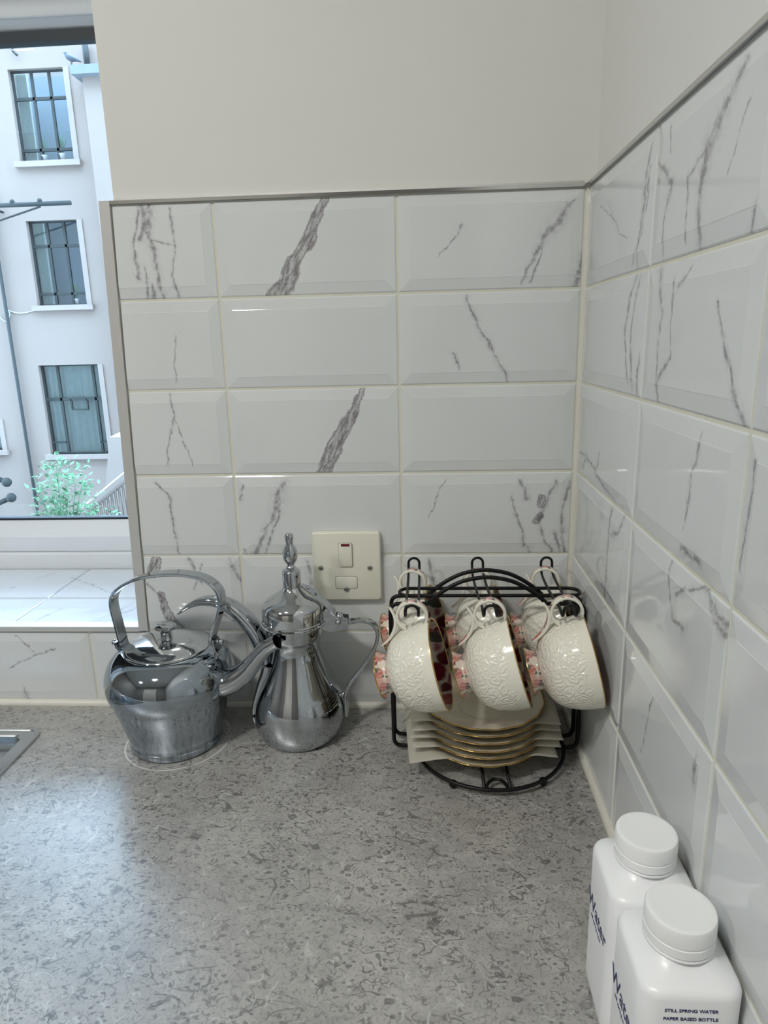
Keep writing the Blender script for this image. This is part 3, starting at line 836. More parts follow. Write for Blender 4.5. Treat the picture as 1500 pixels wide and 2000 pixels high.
lug = m.build('hinge_lug', M_CHROME, dl)
m = MB(); m.tube([(.0535, -.010, .1485), (.0535, .009, .1485)], .0030, 14); m.ball((.0535, -.0102, .1485), .0034, 12); m.tube([(.0535, -.0045, .1500), (.0535, .0045, .1500)], .0058, 16); m.build('hinge_pin', M_CHROME, dl)
hp = [(680,1214), (706,1211), (722,1214), (734,1224), (738,1241), (732,1264), (718,1290), (700,1314), (684,1334), (676,1352), (676,1375), (678,1396)]
m = MB(); m.ribbon(smooth_path([dlp(u, v) for u, v in hp], 6), .0095, .0042, (0,1,0)); m.build('handle', M_CHROME, dl, auto=40)
m = MB(); p = dlp(678, 1350); m.tube([(.0470, 0, .044), (p.x, 0, p.z)], .0032, 10); m.build('handle_mount', M_CHROME, dl)

# ================================================================ CUP RACK
RXc, RYc = -.1070, -.0945
rk = empty('cup_rack', 'black wire cup and saucer rack with arched frame and hooks', 'rack', (RXc, RYc, 0))
RZ = .0090
def rel(pts): return [Vector(p) - Vector((RXc, RYc, 0)) for p in pts]
def circ(r, z, n=72): return [(r*math.cos(2*PI*k/n), r*math.sin(2*PI*k/n), z) for k in range(n)]
m = MB(); m.tube(circ(.0845, RZ), .0022, 10, closed=True); ring_ = m.build('base_ring', M_BLACK, rk)
bx = at(876, 1541, 'z', .0045)
for a in (math.atan2(bx.y-RYc, bx.x-RXc), math.radians(-50), math.radians(60), math.radians(125)):
    m = MB(); m.ball((.0815*math.cos(a), .0815*math.sin(a), .0047), .0046, 16); m.build('ball_foot', M_BLACK, rk)
for x in (-.0115, .0155):
    m = MB(); yy = math.sqrt(.0845**2 - x*x); m.tube([(x, -yy, RZ), (x, yy, RZ)], .0020, 8); m.build('cross_bar', M_BLACK, rk)
m = MB(); m.tube([(.002 + .0110*math.cos(a), -.0825 + .0165*math.sin(a), RZ) for a in [PI*k/16 for k in range(17)]], .0018, 8); m.build('ring_ornament', M_BLACK, rk)
for y in (-.0985, -.0750):
    z1 = .1835
    pl = [(-.2165, y, .0075), (-.2170, y, z1), (-.1850, y, z1)]
    arch_pts = []
    xc, hw = -.1115, .058
    out = [Vector((-.107, y, .0075)), Vector((-.2160, y, .0075)), Vector((-.2170, y, z1)), Vector((-.176, y, z1+.000))]
    arc = [Vector((xc + s*hw, y, z1 + .0065 + (.0240)*(1-abs(s)**2.1))) for s in [-.92 + 1.84*k/20 for k in range(21)]]
    out2 = [Vector((-.047, y, z1)), Vector((-.0065, y, z1)), Vector((-.0068, y, .0075)), Vector((-.107, y, .0075))]
    P = round_corners(out, .010, 6) ; P = P[:-1]
    mid = smooth_path([out[-1]] + [arc[0], arc[3], arc[6], arc[10], arc[14], arc[17], arc[20]] + [out2[0]], 6)
    P2 = round_corners(out2, .010, 6)
    full = [p - Vector((RXc, RYc, 0)) for p in P + mid + P2[1:-1]]
    m = MB(); m.tube(full, .00235, 10, closed=True); m.build('frame_loop', M_BLACK, rk)
# flat oblong loop carrying the hooks
ly0, ly1, lz = -.0985, -.0765, .1930
pts = []
for k in range(13):
    a = -PI/2 + PI*k/12; pts.append((-.021 + (ly1-ly0)/2*math.cos(a), (ly0+ly1)/2 + (ly1-ly0)/2*math.sin(a), lz))
for k in range(13):
    a = PI/2 + PI*k/12; pts.append((-.196 + (ly1-ly0)/2*math.cos(a), (ly0+ly1)/2 + (ly1-ly0)/2*math.sin(a), lz))
m = MB(); m.tube(rel(pts), .0019, 10, closed=True); m.build('top_loop', M_BLACK, rk)
HX = [(-.1915, -.1915), (-.1165, -.1150), (-.0360, -.0395)]
for xb, xf in HX:
    prof_ = [(-.0285, .2070), (-.0300, .2010), (-.0360, .1960), (-.0500, .1945), (-.0700, .1948), (-.0875, .1955), (-.1100, .1975), (-.1400, .2020), (-.1600, .2035), (-.1720, .2015), (-.1775, .2040), (-.1790, .2085)]
    c = smooth_path([(0, y, z) for y, z in prof_], 4); n = len(c); A = []; Bp = []
    hwid = .0064
    for i, p in enumerate(c):
        x = xb + (xf-xb)*(p.y+.0285)/(-.179+.0285)
        A.append(Vector((x-hwid, p.y, p.z))); Bp.append(Vector((x+hwid, p.y, p.z)))
    def cap(p, q, dz):
        ce = (p+q)/2; return [ce + Vector((-math.cos(t_)*hwid, 0, math.sin(t_)*dz)) for t_ in [PI*k/8 for k in range(1, 8)]]
    loop = A + cap(A[-1], Bp[-1], .0060) + Bp[::-1] + cap(A[0], Bp[0], .0060)[::-1]
    m = MB(); m.tube(rel(loop), .0015, 8, closed=True); m.build('cup_hook', M_BLACK, rk)

# ================================================================ SAUCERS AND PAPER
SCX, SCY = -.1145, -.0985
def scallop(a, r, z):
    k = max(0, min(1, (r-.050)/.018)); return 1 + k*.016*(abs(math.cos(8*a))-.6)
sp_ = [(.0001, .0022), (.0240, .0022), (.0255, .0010), (.0262, .0000), (.0280, .0000), (.0292, .0022), (.0340, .0040), (.0460, .0070), (.0560, .0105), (.0640, .0142), (.0680, .0160)]
st_ = [(.0680, .0160), (.0684, .0167), (.0680, .0172), (.0640, .0160), (.0560, .0128), (.0460, .0090), (.0360, .0062), (.0290, .0048), (.0265, .0046), (.0258, .0038), (.0220, .0036), (.0001, .0036)]
def make_saucer():
    t_ = empty('saucer', '', 'saucer')
    m = MB(); m.lathe(sp_ + st_[2:], 128, 0, rfun=scallop); o = m.build('dish', M_PLATE, t_, auto=50)
    m = MB(); m.lathe([(.0683, .0163), (.0689, .0168), (.0686, .0174), (.0676, .0174), (.0668, .0171)], 128, 0, rfun=scallop)
    g_ = m.build('gilt_edge', M_GOLD, t_); g_['label'] = 'wavy gold edge'
    return t_
def copy_tree(o, parent=None):
    c = o.copy(); col.objects.link(c); c.parent = parent
    for ch in o.children: copy_tree(ch, c)
    return c
s0 = make_saucer()
labs = ['top saucer of the stack, white china with wavy gold rim', 'saucer second from the top of the gold-rimmed stack', 'saucer third from the top of the gold-rimmed stack',
        'saucer third from the bottom of the gold-rimmed stack', 'saucer second from the bottom of the gold-rimmed stack', 'bottom saucer of the gold-rimmed stack, resting on the wire ring']
SZ0, SDZ = .0112, .0088
for i in range(6):
    s = s0 if i == 0 else copy_tree(s0)
    lvl = 5 - i
    s.location = (SCX + random.uniform(-.0008, .0008), SCY + random.uniform(-.0008, .0008), SZ0 + lvl*SDZ)
    s.rotation_euler = (0, 0, random.uniform(0, 6.28)); s['label'] = labs[i]; s['group'] = 'gold-rimmed saucers stacked in the rack'
def prof_h(r):
    pts = [(0, .0036), (.022, .0036), (.0265, .0046), (.036, .0062), (.046, .0090), (.056, .0128), (.064, .0160), (.0685, .0176)]
    for (a, za), (b_, zb) in zip(pts[:-1], pts[1:]):
        if r <= b_: return za + (zb-za)*(r-a)/(b_-a)
    return .0178 - (r-.0685)*.06
plabs = ['top sheet of white tissue paper between the saucers', 'second sheet of tissue paper from the top of the saucer stack', 'middle sheet of tissue paper in the saucer stack',
         'second lowest sheet of tissue paper in the saucer stack', 'lowest sheet of tissue paper in the stack, sticking out furthest at front left']
psh = [(-.114, -.0745, .0800, .0660, -.02, 0), (-.1155, -.0750, .0800, .0665, .015, 0), (-.1140, -.0765, .0820, .0675, -.01, 0), (-.1160, -.0770, .0800, .0680, .03, -.001), (-.1225, -.0830, .0800, .0690, .075, -.003)]
for i, (cx, cy, hx, hy, rz, dz) in enumerate(psh):
    lvl = 4 - i; N = 34; vs = []; fs = []
    ca, sa = math.cos(rz), math.sin(rz)
    for a in range(N+1):
        for c_ in range(N+1):
            lx, ly = (-1 + 2*a/N)*hx, (-1 + 2*c_/N)*hy
            x, y = cx + lx*ca - ly*sa, cy + lx*sa + ly*ca
            r = math.hypot(x-SCX, y-SCY)
            z = prof_h(r) + .0006 + (.0012*mnoise.noise(Vector((x*40, y*40, i*3.1))) + .0004 if r > .072 else 0) + (dz*max(0, r-.07)/.03 if r > .07 else 0)
            vs.append((x, min(y, -.0045), SZ0 + lvl*SDZ + z))
    for a in range(N):
        for c_ in range(N): k = a*(N+1)+c_; fs.append((k, k+N+1, k+N+2, k+1))
    m = MB(); m.add(vs, fs, 0, True); o = m.build('tissue_sheet', M_PAPER)
    tag(o, plabs[i], 'paper', 'tissue sheets between the saucers')
    md = o.modifiers.new('th', 'SOLIDIFY'); md.thickness = .00025

# ================================================================ TEACUPS
TILT = math.radians(14.8)
def make_cup():
    t_ = empty('teacup', '', 'teacup')
    prof = [(.0190, .0105), (.0215, .0125), (.0290, .0160), (.0362, .0222), (.0412, .0305), (.0443, .0400), (.0459, .0500), (.0465, .0580), (.0466, .0630)]
    m = MB(); P = [(p.x, p.z) for p in smooth_path([(r, 0, z) for r, z in prof], 5)]
    m.lathe([(.0001, .0105)] + P, 96); m.build('bowl', M_CUP, t_)
    pin = [(r-.0022, z+.0004) for r, z in P[4:]]
    m = MB(); m.lathe([(.0001, .0150), (.018, .0152)] + [q for q in pin if q[0] > .02 and q[1] > .0158], 96); ln = m.build('lining', M_FLORAL_IN, t_); ln['label'] = 'rose-printed inside'
    m = MB(); m.lathe([(.0444, .0632), (.0451, .0640), (.0462, .0641), (.0468, .0636), (.0468, .0630)], 96); rm = m.build('gilt_rim', M_GOLD, t_); rm['label'] = 'gold rim line'
    m = MB(); m.lathe([(.0200, .0112), (.0192, .0095), (.0200, .0060), (.0222, .0025), (.0240, .0006), (.0242, .0)], 64, 0)
    m.lathe([(.0242, .0), (.0236, -.0002), (.0226, .0004), (.0200, .0040), (.0170, .0070), (.0001, .0078)], 64, 1)
    m.lathe([(.0240, .0008), (.0245, .0003), (.0244, -.0004), (.0236, -.0004)], 64, 2)
    ft = m.build('foot', [M_FLORAL, M_CHINA, M_GOLD], t_, auto=50); ft['label'] = 'flared foot with floral print'
    # ear handle: a ring against the rim and a free scroll
    cx, cz, rr = .0560, .0488, .0148
    a0 = math.radians(-128); pts = []
    N = 44
    for k in range(N+1):
        a = math.radians(152) - (math.radians(152) + math.radians(142))*k/N
        pts.append((cx + rr*math.cos(a), 0, cz + rr*math.sin(a)))
    m = MB(); wds = [.0085 + .001*math.sin(PI*k/N) for k in range(N+1)]
    m.ribbon([Vector(p) for p in pts], wds, .0028, (0,1,0), 0, 1, 1)
    m.v = m.v
    # scroll
    sc = smooth_path([(.0690, 0, .0290), (.0635, 0, .0312), (.0570, 0, .0318), (.0490, 0, .0295), (.0410, 0, .0240), (.0350, 0, .0165), (.0318, 0, .0100)], 6)
    m.ribbon(sc[::-1], [.0045 + .004*math.sin(PI*k/(len(sc)-1)) for k in range(len(sc))], [.0012 + .0022*math.sin(PI*k/(len(sc)-1)) for k in range(len(sc))], (0,1,0), 1, 0, 1)
    # web joining ring, scroll and bowl
    m.ribbon(smooth_path([(.0605, 0, .0322), (.0560, 0, .0330), (.0510, 0, .0350), (.0465, 0, .0390)], 5), .0070, .0040, (0,1,0), 1, 1, 1)
    h = m.build('handle', [M_FLORAL, M_CHINA], t_, auto=50); h['label'] = 'ear-shaped handle with floral band'
    return t_
c0 = make_cup()
# ring centre on the hook, yaw, label
cups = [((-.1915, -.1660, .1985), 5.0, 14.8, 'white embossed teacup hanging in front at left, rose-printed inside showing'),
        ((-.1150, -.1660, .2005), 3.5, 16.5, 'white embossed teacup hanging in front, middle of the rack'),
        ((-.0405, -.1670, .2035), 3.0, 13.5, 'white embossed teacup hanging in front at right, beside the tiled wall'),
        ((-.1925, -.0495, .1905), 9.0, 15.0, 'teacup hanging behind at left, mostly hidden by the front left cup'),
        ((-.1165, -.0495, .1905), 8.0, 15.0, 'teacup hanging behind in the middle, under the arch of the rack'),
        ((-.0405, -.0500, .1925), 8.0, 15.0, 'teacup hanging behind at right, its handle on the rear right hook')]
for i, (Gc, yaw, tl, lab) in enumerate(cups):
    c = c0 if i == 0 else copy_tree(c0)
    Y, T_ = math.radians(yaw), math.radians(tl)
    n_ = Vector((math.cos(T_)*math.cos(Y), -math.cos(T_)*math.sin(Y), math.sin(T_)))
    h_ = (Vector((0,0,1)) - n_*n_.z).normalized(); y_ = n_.cross(h_)
    O = Vector(Gc) - n_*.0488 - h_*.0560
    c.matrix_world = Matrix.Translation(O) @ Matrix((h_, y_, n_)).transposed().to_4x4()
    c['label'] = lab; c['group'] = 'white teacups hanging on the rack'

# ================================================================ BOTTLES
def text_part(name, s, size, mat, parent, origin, xdir, ydir, bold=0.0, align='LEFT'):
    cu = bpy.data.curves.new(name, 'FONT'); cu.body = s; cu.size = size; cu.extrude = .00012; cu.offset = bold; cu.align_x = align
    to = bpy.data.objects.new(name, cu); col.objects.link(to)
    dg = bpy.context.evaluated_depsgraph_get(); me = bpy.data.meshes.new_from_object(to.evaluated_get(dg))
    bpy.data.objects.remove(to); me.materials.clear(); me.materials.append(mat)
    X = Vector(xdir).normalized(); Y = Vector(ydir).normalized(); Z = X.cross(Y)
    me.transform(Matrix.Translation(Vector(origin)) @ Matrix((X, Y, Z)).transposed().to_4x4())
    o = bpy.data.objects.new(name, me); col.objects.link(o); o.parent = parent; return o
def make_bottle():
    t_ = empty('bottle', '', 'bottle')
    hx, hy = .0285, .0305
    def L(dx, z, r): return rrect(-hx-dx, hx+dx, -hy-dx, hy+dx, r, z, 8)
    def C(r, z):
        src = rrect(-hx, hx, -hy, hy, .012, z, 8); out = []
        for p in src:
            a = math.atan2(p[1], p[0]); out.append((r*math.cos(a), r*math.sin(a), z))
        return out
    base = [L(-.003, .0003, .010), L(-.0005, .002, .011), L(0, .006, .012), L(0, .030, .012), L(0, .085, .012), L(0, .1115, .012), L(-.0008, .1140, .012), L(-.0022, .1156, .012), L(-.0038, .1164, .012)]
    def mixl(t_mix, z):
        a = L(-.0038, z, .012); b_ = C(.0192, z)
        return [tuple(a[i][k]*(1-t_mix) + b_[i][k]*t_mix for k in range(3)) for i in range(len(a))]
    sh = [mixl(.25, .1178), mixl(.5, .1193), mixl(.75, .1210), mixl(.92, .1226), C(.0190, .1240), C(.0180, .1250), C(.0180, .1300)]
    m = MB(); loft(m, base + sh, cap_bot=True, cap_top=True); m.build('body', M_BOTTLE, t_, auto=60)
    m = MB(); m.lathe([(.0188, .1246), (.0197, .1249), (.0197, .1262), (.0188, .1266)], 64); m.build('neck_ring', M_BOTTLE, t_)
    m = MB()
    m.lathe([(.0192, .1272), (.0198, .1276), (.0198, .1330), (.0194, .1334), (.0194, .1342), (.0198, .1347), (.0197, .1430), (.0190, .1446), (.0176, .1451), (.0160, .1449), (.0010, .1448), (.0001, .1448)], 96,
            rfun=lambda a, r, z: 1)
    m.build('screw_cap', M_CAP, t_, auto=35)
    text_part('side_lettering', 'Water', .0165, M_NAVY, t_, (-hx-.00005, .0230, .0680), (0,-1,0), (0,0,1), .0002)
    text_part('small_lettering', 'still spring water', .0038, M_NAVY, t_, (-hx-.00005, .0150, .0620), (0,-1,0), (0,0,1), .0)
    for k, s in enumerate(('STILL SPRING WATER', 'PAPER BASED BOTTLE', 'SCREW TOP CAP')):
        text_part('front_lettering', s, .0030, M_NAVY, t_, (-.0020, -hy-.00005, .1045 - k*.0056), (1,0,0), (0,0,1), .00006, 'CENTER')
    return t_
b0 = make_bottle()
b0.location = (-.0325, -.4005, 0); b0['label'] = 'white square water bottle with screw cap, the farther of the two'
b1 = copy_tree(b0); b1.location = (-.0325, -.4625, 0); b1['label'] = 'white square water bottle with screw cap, nearest the camera'
for o in (b0, b1): o['group'] = 'white water bottles by the right wall'

# ================================================================ CEILING LIGHTS (behind and above the photographer)
M_LAMP = NT('lamp_disc'); M_LAMP.p(Base_Color=(.9,.9,.88)); M_LAMP.b.inputs['Emission Color'].default_value = (1, .97, .92, 1); M_LAMP.b.inputs['Emission Strength'].default_value = 14.0; M_LAMP = M_LAMP.m
def ceiling_lamp(x, y, lab):
    t_ = empty('ceiling_light', lab, 'lamp', (x, y, CEIL), 0, 'round ceiling lights')
    m = MB(); m.lathe([(.0001, -.010), (.078, -.010), (.080, -.006), (.080, -.0005)], 40); m.build('diffuser', M_LAMP, t_)
    m = MB(); m.lathe([(.080, -.0005), (.082, -.012), (.092, -.012), (.096, -.0005)], 40); m.build('bezel', M_CAP, t_)
    l = bpy.data.lights.new('lamp_light', 'AREA'); l.shape = 'DISK'; l.size = .17; l.energy = LAMP_W; l.color = (1, .985, .94)
    lo = bpy.data.objects.new('lamp_light', l); lo.parent = t_; lo.location = (0, 0, -.014); col.objects.link(lo)
for (x, y), lab in zip(LAMPS, ('round ceiling light nearest the worktop corner', 'added ceiling light farther left, brightening the right wall')):
    ceiling_lamp(x, y, lab)

# ================================================================ OUTSIDE
FY = 11.0
M_RENDER = simple('pale_render', srgb(137, 124, 116), .85, grain=.03, gscale=1.2)
M_STEELBLUE = simple('blue_grey_paint', srgb(58, 62, 62), .75, spec=.2)
M_CURTAIN = simple('pale_curtain', srgb(165, 165, 152), .8, grain=.12, gscale=12)
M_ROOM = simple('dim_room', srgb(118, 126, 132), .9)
M_LEAF = simple('green_leaf', srgb(86, 128, 92), .6, grain=.3, gscale=9)
M_STONE = simple('pale_stone', srgb(146, 134, 127), .85, grain=.04, gscale=3)
M_POT = simple('white_pot', srgb(190, 190, 190), .5)
M_BIRD = simple('grey_feathers', srgb(60, 68, 76), .7, grain=.2, gscale=30)
bld = empty('building', 'white rendered building with blue-grey barred windows across the yard', 'building', (-4.5, FY, -6))
def W(o): o.location = -Vector(bld.location) if o.parent == bld else o.location; return o
def fp(u, v, y=FY): return at(u, v, 'y', y)
wins = [  # px corners TL.x,y  BR.x,y and vertical bars, horizontal bars (fractions)
    ((14, 136), (146, 318), (.36, .68), (.30, .86), 0),
    ((50, 432), (171, 598), (.34, .68), (.29, .86), 1),
    ((74, 714), (213, 888), None, (.38,), 2),
    ((-75, 820), (6, 880), (.5,), (), 3)]
m = MB(); rects = []
for (a, b_, vb, hb, k) in wins:
    p, q = fp(*a), fp(a[0], b_[1]); x0 = p.x; x1 = fp(b_[0], b_[1]).x; 
    rects.append((x0, x1, fp(a[0], b_[1]).z, p.z))
# wall as vertical strips around the openings
xa, xb_, za, zb_ = -12.0, 4.0, -6.0, 5.1
XSs = sorted({xa, xb_} | {r[0] for r in rects} | {r[1] for r in rects})
ZSs = sorted({za, zb_} | {r[2] for r in rects} | {r[3] for r in rects})
for x0, x1 in zip(XSs[:-1], XSs[1:]):
    z = za; holes = sorted([(r[2], r[3]) for r in rects if r[0] <= x0+1e-6 and r[1] >= x1-1e-6])
    for h0, h1 in holes + [(zb_, zb_)]:
        if h0 - z > 1e-6: m.add([(x0,FY,z),(x1,FY,z),(x1,FY,h0),(x0,FY,h0)], [(0,1,2,3)])
        z = h1
for x0, x1, z0, z1 in rects:
    y1 = FY+.16
    m.add([(x0,FY,z0),(x1,FY,z0),(x1,FY,z1),(x0,FY,z1),(x0,y1,z0),(x1,y1,z0),(x1,y1,z1),(x0,y1,z1)], [(0,4,5,1),(1,5,6,2),(2,6,7,3),(3,7,4,0)])
m.box((xa, FY+.9, za), (xb_, FY+1.0, zb_))
W(m.build('facade', M_RENDER, bld))
for i, ((x0, x1, z0, z1), wn) in enumerate(zip(rects, wins)):
    y = FY + .10; t_ = .022
    m = MB()
    m.box((x0, y-.02, z0), (x0+t_*1.3, y+.02, z1)); m.box((x1-t_, y-.02, z0), (x1, y+.02, z1)); m.box((x0, y-.02, z0), (x1, y+.02, z0+t_)); m.box((x0, y-.02, z1-t_), (x1, y+.02, z1))
    f = W(m.build('window', M_STEELBLUE, bld))
    ww, hh_ = x1-x0, z1-z0
    def gb(ax0, az0, ax1, az1):
        mm = MB(); mm.box((x0+ax0*ww, y-.018, z1-az1*hh_), (x0+ax1*ww, y+.018, z1-az0*hh_)); o = mm.build('glazing_bar', M_STEELBLUE, f)
    bw = .020/ww; bh = .022/hh_
    if wn[2]:
        for fx in wn[2]: gb(fx-bw, 0, fx+bw, 1)
        for fz in wn[3]: gb(0, fz-bh, 1, fz+bh)
    else:
        for fx in (.27, .86): gb(fx-bw*1.1, 0, fx+bw*1.1, 1)
        gb(0, .38-bh*1.3, 1, .38+bh*1.3)
        gb(.43-bw*.6, .38, .43+bw*.6, .50); gb(.70-bw*.6, .38, .70+bw*.6, .50); gb(.43, .50-bh*.6, .70, .50+bh*.6)
        gb(0, .87-bh*.8, .27, .87+bh*.8); gb(.86, .87-bh*.8, 1, .87+bh*.8)
    mm = MB(); mm.add([(x0, y+.004, z0), (x1, y+.004, z0), (x1, y+.004, z1), (x0, y+.004, z1)], [(0,1,2,3)]); mm.build('pane', M_FARGLASS, f)
    mm = MB(); mm.box((x0-.08, FY-.07, z0-.085), (x1+.12, FY+.10, z0)); W(mm.build('window_sill', M_STONE, bld))
    mm = MB(); mm.box((x1+.001, FY-.015, z0), (x1+.09, FY+.01, z1)); W(mm.build('window_surround', M_STONE, bld))
    # curtain or room behind
    mm = MB(); c0_, c1_ = (x0, x1) if i >= 2 else (x0, x0 + .22*ww); n = 40; vs = []
    for k in range(n+1):
        x = c0_ + (c1_-c0_)*k/n; yy = y+.10+.02*math.sin(k*1.3); vs += [(x, yy, z0), (x, yy, z1)]
    mm.add(vs, [(2*k, 2*k+2, 2*k+3, 2*k+1) for k in range(n)], 0, True); mm.build('curtain', M_CURTAIN, f)
    mm = MB(); mm.add([(x0-.1, y+.55, z0-.1), (x1+.1, y+.55, z0-.1), (x1+.1, y+.55, z1+.1), (x0-.1, y+.55, z1+.1)], [(0,1,2,3)]); mm.build('room_backdrop', M_ROOM, f)
# projecting bay at the right, its ledge and pipes
p0 = fp(137, 128, FY-.35); p1 = fp(137, 146, FY-.35); pe = fp(150, 160, FY-.25)
m = MB(); m.box((p0.x+.12, FY-.25, -6), (4.0, FY-.001, p1.z)); W(m.build('bay', M_RENDER, bld))
m = MB(); m.box((p0.x, FY-.38, p1.z), (4.0, FY-.001, p0.z)); W(m.build('ledge', simple('zinc_ledge', srgb(112, 118, 122), .7, grain=.15, gscale=5), bld))
def pipe(name, pts, r, mat=M_STEELBLUE):
    mm = MB(); mm.tube(pts, r, 8); return W(mm.build(name, mat, bld))
a, b_ = fp(168, 126, FY-.1), fp(162, 68, FY-.1); pipe('drain_pipe', [(a.x, FY-.06, a.z), (a.x, FY-.06, 5.0)], .045)
a = fp(25, 690, FY-.05); top = fp(0, 560, FY-.05); pipe('drain_pipe', [(a.x, FY-.05, -6), (a.x, FY-.05, top.z+1.5)], .028)
a = fp(30, 108, FY-.05); pipe('stub_pipe', [(a.x+.03, FY-.05, a.z), (a.x-.03, FY-.05, a.z+.05), (a.x-.03, FY-.05, a.z+.9)], .018)
# cable on the wall
c_ = [fp(0, 618), fp(12, 628), fp(20, 612), fp(10, 605), fp(40, 612), fp(70, 606)]
mm = MB(); mm.tube(smooth_path([(p.x, FY-.01, p.z) for p in c_], 6), .009, 6); W(mm.build('cable', simple('grey_cable', srgb(176, 186, 196), .7), bld))
# washing line brackets
def bracket(u0, v0, u1, v1, lab, y=FY-.55):
    A, B_ = fp(u0, v0, y), fp(u1, v1, y)
    t_ = empty('line_bracket', lab, 'bracket', (A.x, FY, A.z))
    mm = MB(); mm.tube([(0, y-FY, 0), (B_.x-A.x, y-FY, B_.z-A.z)], .035, 8); mm.build('rail', M_STEELBLUE, t_)
    mm = MB(); mm.tube([(.05, y-FY, -.35), (B_.x-A.x-.5, y-FY, B_.z-A.z-.04)], .016, 6)
    mm.tube([(.3, -.01, 0), (.3, y-FY, .01)], .02, 6); mm.tube([(.05, -.01, -.35), (.05, y-FY, -.35)], .02, 6); mm.build('stay', M_STEELBLUE, t_)
    for k in range(3):
        mm = MB(); mm.ball((.35+.45*k, y-FY, .045), .04, 8); mm.build('pulley', M_STEELBLUE, t_)
bracket(-70, 404, 138, 396, 'blue-grey washing line bracket on the white building, above the middle window')
for (u0, v0, u1, v1) in ((-60, 912, 13, 942), (-60, 1008, 22, 972)):
    A, B_ = fp(u0, v0, FY-.5), fp(u1, v1, FY-.5); mm = MB(); mm.tube([(A.x, FY-.001, A.z), A, B_], .045, 8); mm.ball(tuple(B_), .085, 10)
    W(mm.build('pipe_stub', M_STEELBLUE, bld))
# window plants
for i, (u, v, s, lab) in enumerate(((88, 317, .9, 'white flower pot behind the upper window, left'), (124, 316, 1.0, 'white flower pot behind the upper window, right'), (152, 597, .8, 'white flower pot behind the middle window'))):
    P = fp(u, v, FY+.13); k = 0 if i < 2 else 1; zz = rects[k][2]
    t_ = empty('flower_pot', lab, 'flower pot', (P.x, FY+.135, zz+.001))
    mm = MB(); mm.lathe([(.0001, 0), (.045*s, 0), (.062*s, .12*s), (.068*s, .13*s), (.058*s, .13*s)], 20); mm.build('pot', M_POT, t_)
    mm = MB()
    for j in range(9):
        a = j*2.4; h = .22*s + .05*(j % 4); mm.tube([(0,0,.1*s), (.03*math.cos(a), .01*math.sin(a), .1*s+h*.6), (.10*math.cos(a), .015*math.sin(a), .1*s+h)], [.008, .010, .002], 5)
    mm.build('leaves', M_LEAF, t_)
# pigeon on the ledge
P = fp(137, 128, FY-.30); bd = empty('pigeon', 'grey pigeon standing on the ledge of the white building', 'bird', (P.x+.02, FY-.30, p0.z+.001)); bd.scale = (.8, .8, .8)
mm = MB(); n = 16
for (t0, r) in ((0, 0),): pass
sp2 = [Vector(p) for p in ((.20, 0, .075), (.12, 0, .11), (.03, 0, .135), (-.04, 0, .165), (-.075, 0, .205), (-.085, 0, .235), (-.10, 0, .245))]
mm.tube(smooth_path(sp2, 4), smooth_vals([.012, .028, .055, .052, .034, .030, .012], 4), 12); mm.build('plumage', M_BIRD, bd)
mm = MB(); mm.tube([(-.10, 0, .243), (-.135, 0, .232)], [.009, .002], 6); mm.build('beak', M_STEELBLUE, bd)
for s in (-1, 1):
    mm = MB(); mm.tube([(.01, .018*s, .09), (.0, .018*s, .004), (-.03, .018*s, .004)], .006, 6); mm.build('leg', M_STEELBLUE, bd)
# stone pillar and sloping balustrade
A = fp(212, 955, 9.0); Bz = fp(228, 842, 9.0)
pil = empty('gate_pillar', 'white stone pillar in front of the building, beside the window edge', 'pillar', (A.x+.45, 9.0, -4))
hz = Bz.z + 4
mm = MB(); L_ = [[(-.38,-.3,0),(.5,-.3,0),(.5,.3,0),(-.38,.3,0)], [(-.34,-.3,hz-.75),(.5,-.3,hz-.75),(.5,.3,hz-.75),(-.34,.3,hz-.75)], [(-.20,-.28,hz-.05),(.5,-.28,hz-.05),(.5,.28,hz-.05),(-.20,.28,hz-.05)], [(-.10,-.2,hz),(.4,-.2,hz),(.4,.2,hz),(-.10,.2,hz)]]
loft(mm, L_, smooth=False, cap_top=True); mm.build('shaft', M_STONE, pil)
A, B_ = fp(150, 1010, 7.5), fp(262, 918, 7.5)
bl = empty('balustrade', 'white sloping stair balustrade behind the green shrub', 'balustrade', (A.x, 7.5, A.z-1.2))
O_ = Vector(bl.location)
def rl(p): return Vector(p) - O_
mm = MB(); d_ = B_-A; A2 = A - d_*.6; B2 = B_ + d_*.6; 
mm.ribbon([rl(A2), rl(B2)], .30, .10, (0,1,0)); mm.build('coping', M_STONE, bl)
mm = MB(); mm.ribbon([rl(A2)+Vector((0,0,-.95)), rl(B2)+Vector((0,0,-.95))], .34, .30, (0,1,0)); mm.build('base_wall', M_STONE, bl)
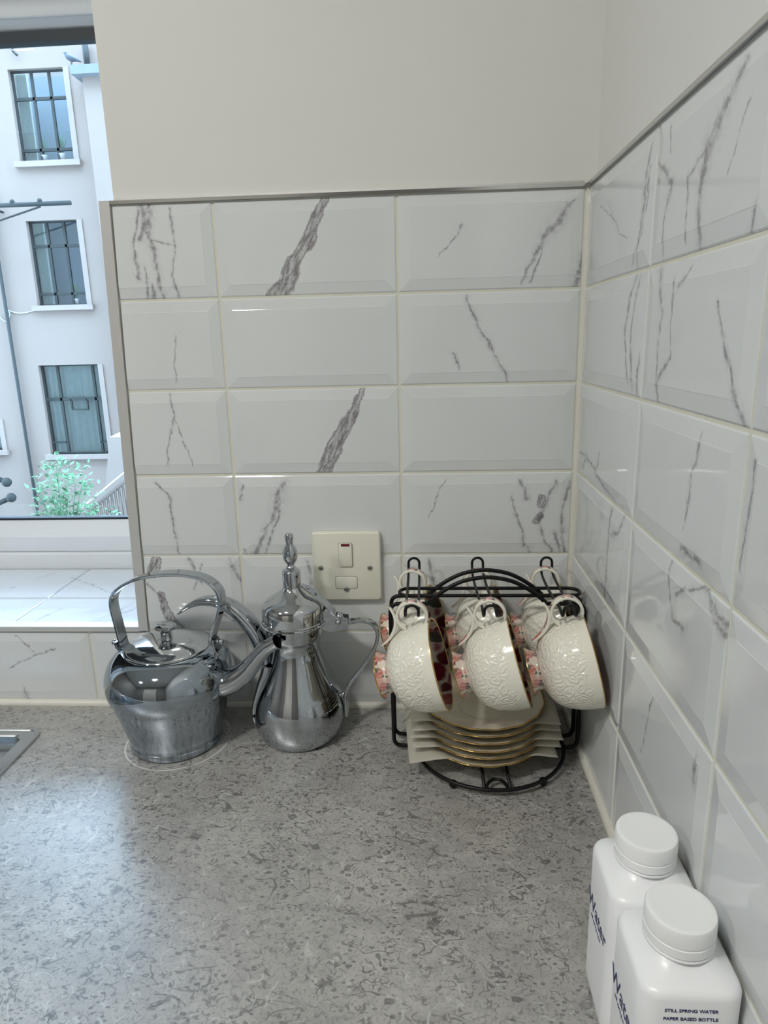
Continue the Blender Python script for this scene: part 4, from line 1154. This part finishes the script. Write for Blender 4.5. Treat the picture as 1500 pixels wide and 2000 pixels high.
for k in range(34):
    q = A2.lerp(B2, (k+.5)/34); mm = MB(); zt_, zb2 = q.z-O_.z-.05, q.z-O_.z-.85
    mm.lathe([(.022, zb2), (.016, zb2+.2), (.026, zb2+.45), (.016, zt_-.05), (.020, zt_)], 8, 0, (q.x-O_.x, 0, 0)); mm.build('baluster', M_STONE, bl)
# shrub
P = fp(128, 1080, 6.2)
sh = empty('shrub', 'leafy green shrub outside the window, below the lowest barred window', 'shrub', (P.x, 6.2, P.z-.6))
stm = MB(); lv = MB(); rnd = random.Random(3)
tips = [(78,925),(92,908),(112,900),(128,893),(145,900),(160,912),(100,935),(122,925),(146,930),(168,940),(85,955),(105,962),(128,955),(150,962),(170,968),(75,985),(95,990),(118,985),(142,990),(165,992),(185,1000),(200,1010),(108,1010),(135,1012),(155,1014),(88,1012)]
for (u, v) in tips:
    tp = fp(u, v, 6.2) - Vector(sh.location); tp.y = rnd.uniform(-.25, .25)
    mid_ = Vector((tp.x*.45, tp.y*.4, tp.z*.55)); pth = smooth_path([(0,0,0), mid_, tp], 6)
    stm.tube(pth, smooth_vals([.012, .007, .002], 6), 5)
    for j in range(60):
        q = pth[min(len(pth)-1, int(len(pth)*(.35 + .65*rnd.random())))] + Vector((rnd.gauss(0,.034), rnd.gauss(0,.05), rnd.gauss(0,.034)))
        a = rnd.uniform(0, 2*PI); e_ = rnd.uniform(-.5, .9); dr = Vector((math.cos(a)*math.cos(e_), math.sin(a)*math.cos(e_), math.sin(e_)))
        sd = dr.cross(Vector((0,0,1))).normalized(); L1 = rnd.uniform(.05, .09); w1 = L1*.27
        lv.add([q, q+dr*L1*.4+sd*w1+Vector((0,0,.004)), q+dr*L1, q+dr*L1*.4-sd*w1+Vector((0,0,.004))], [(0,1,2),(0,2,3)])
stm.build('stem', M_STEELBLUE if False else simple('green_stem', srgb(110, 140, 110), .7), sh)
stuff(lv.build('leaves', M_LEAF, sh))
# yard ground
b = MB(); b.box((-14, .45, -6.2), (6, FY+1, -6.0)); g_ = b.build('yard', simple('yard_paving', srgb(110, 110, 108), .9, grain=.1, gscale=2)); tag(g_, 'pale paved yard between the two buildings', 'yard')
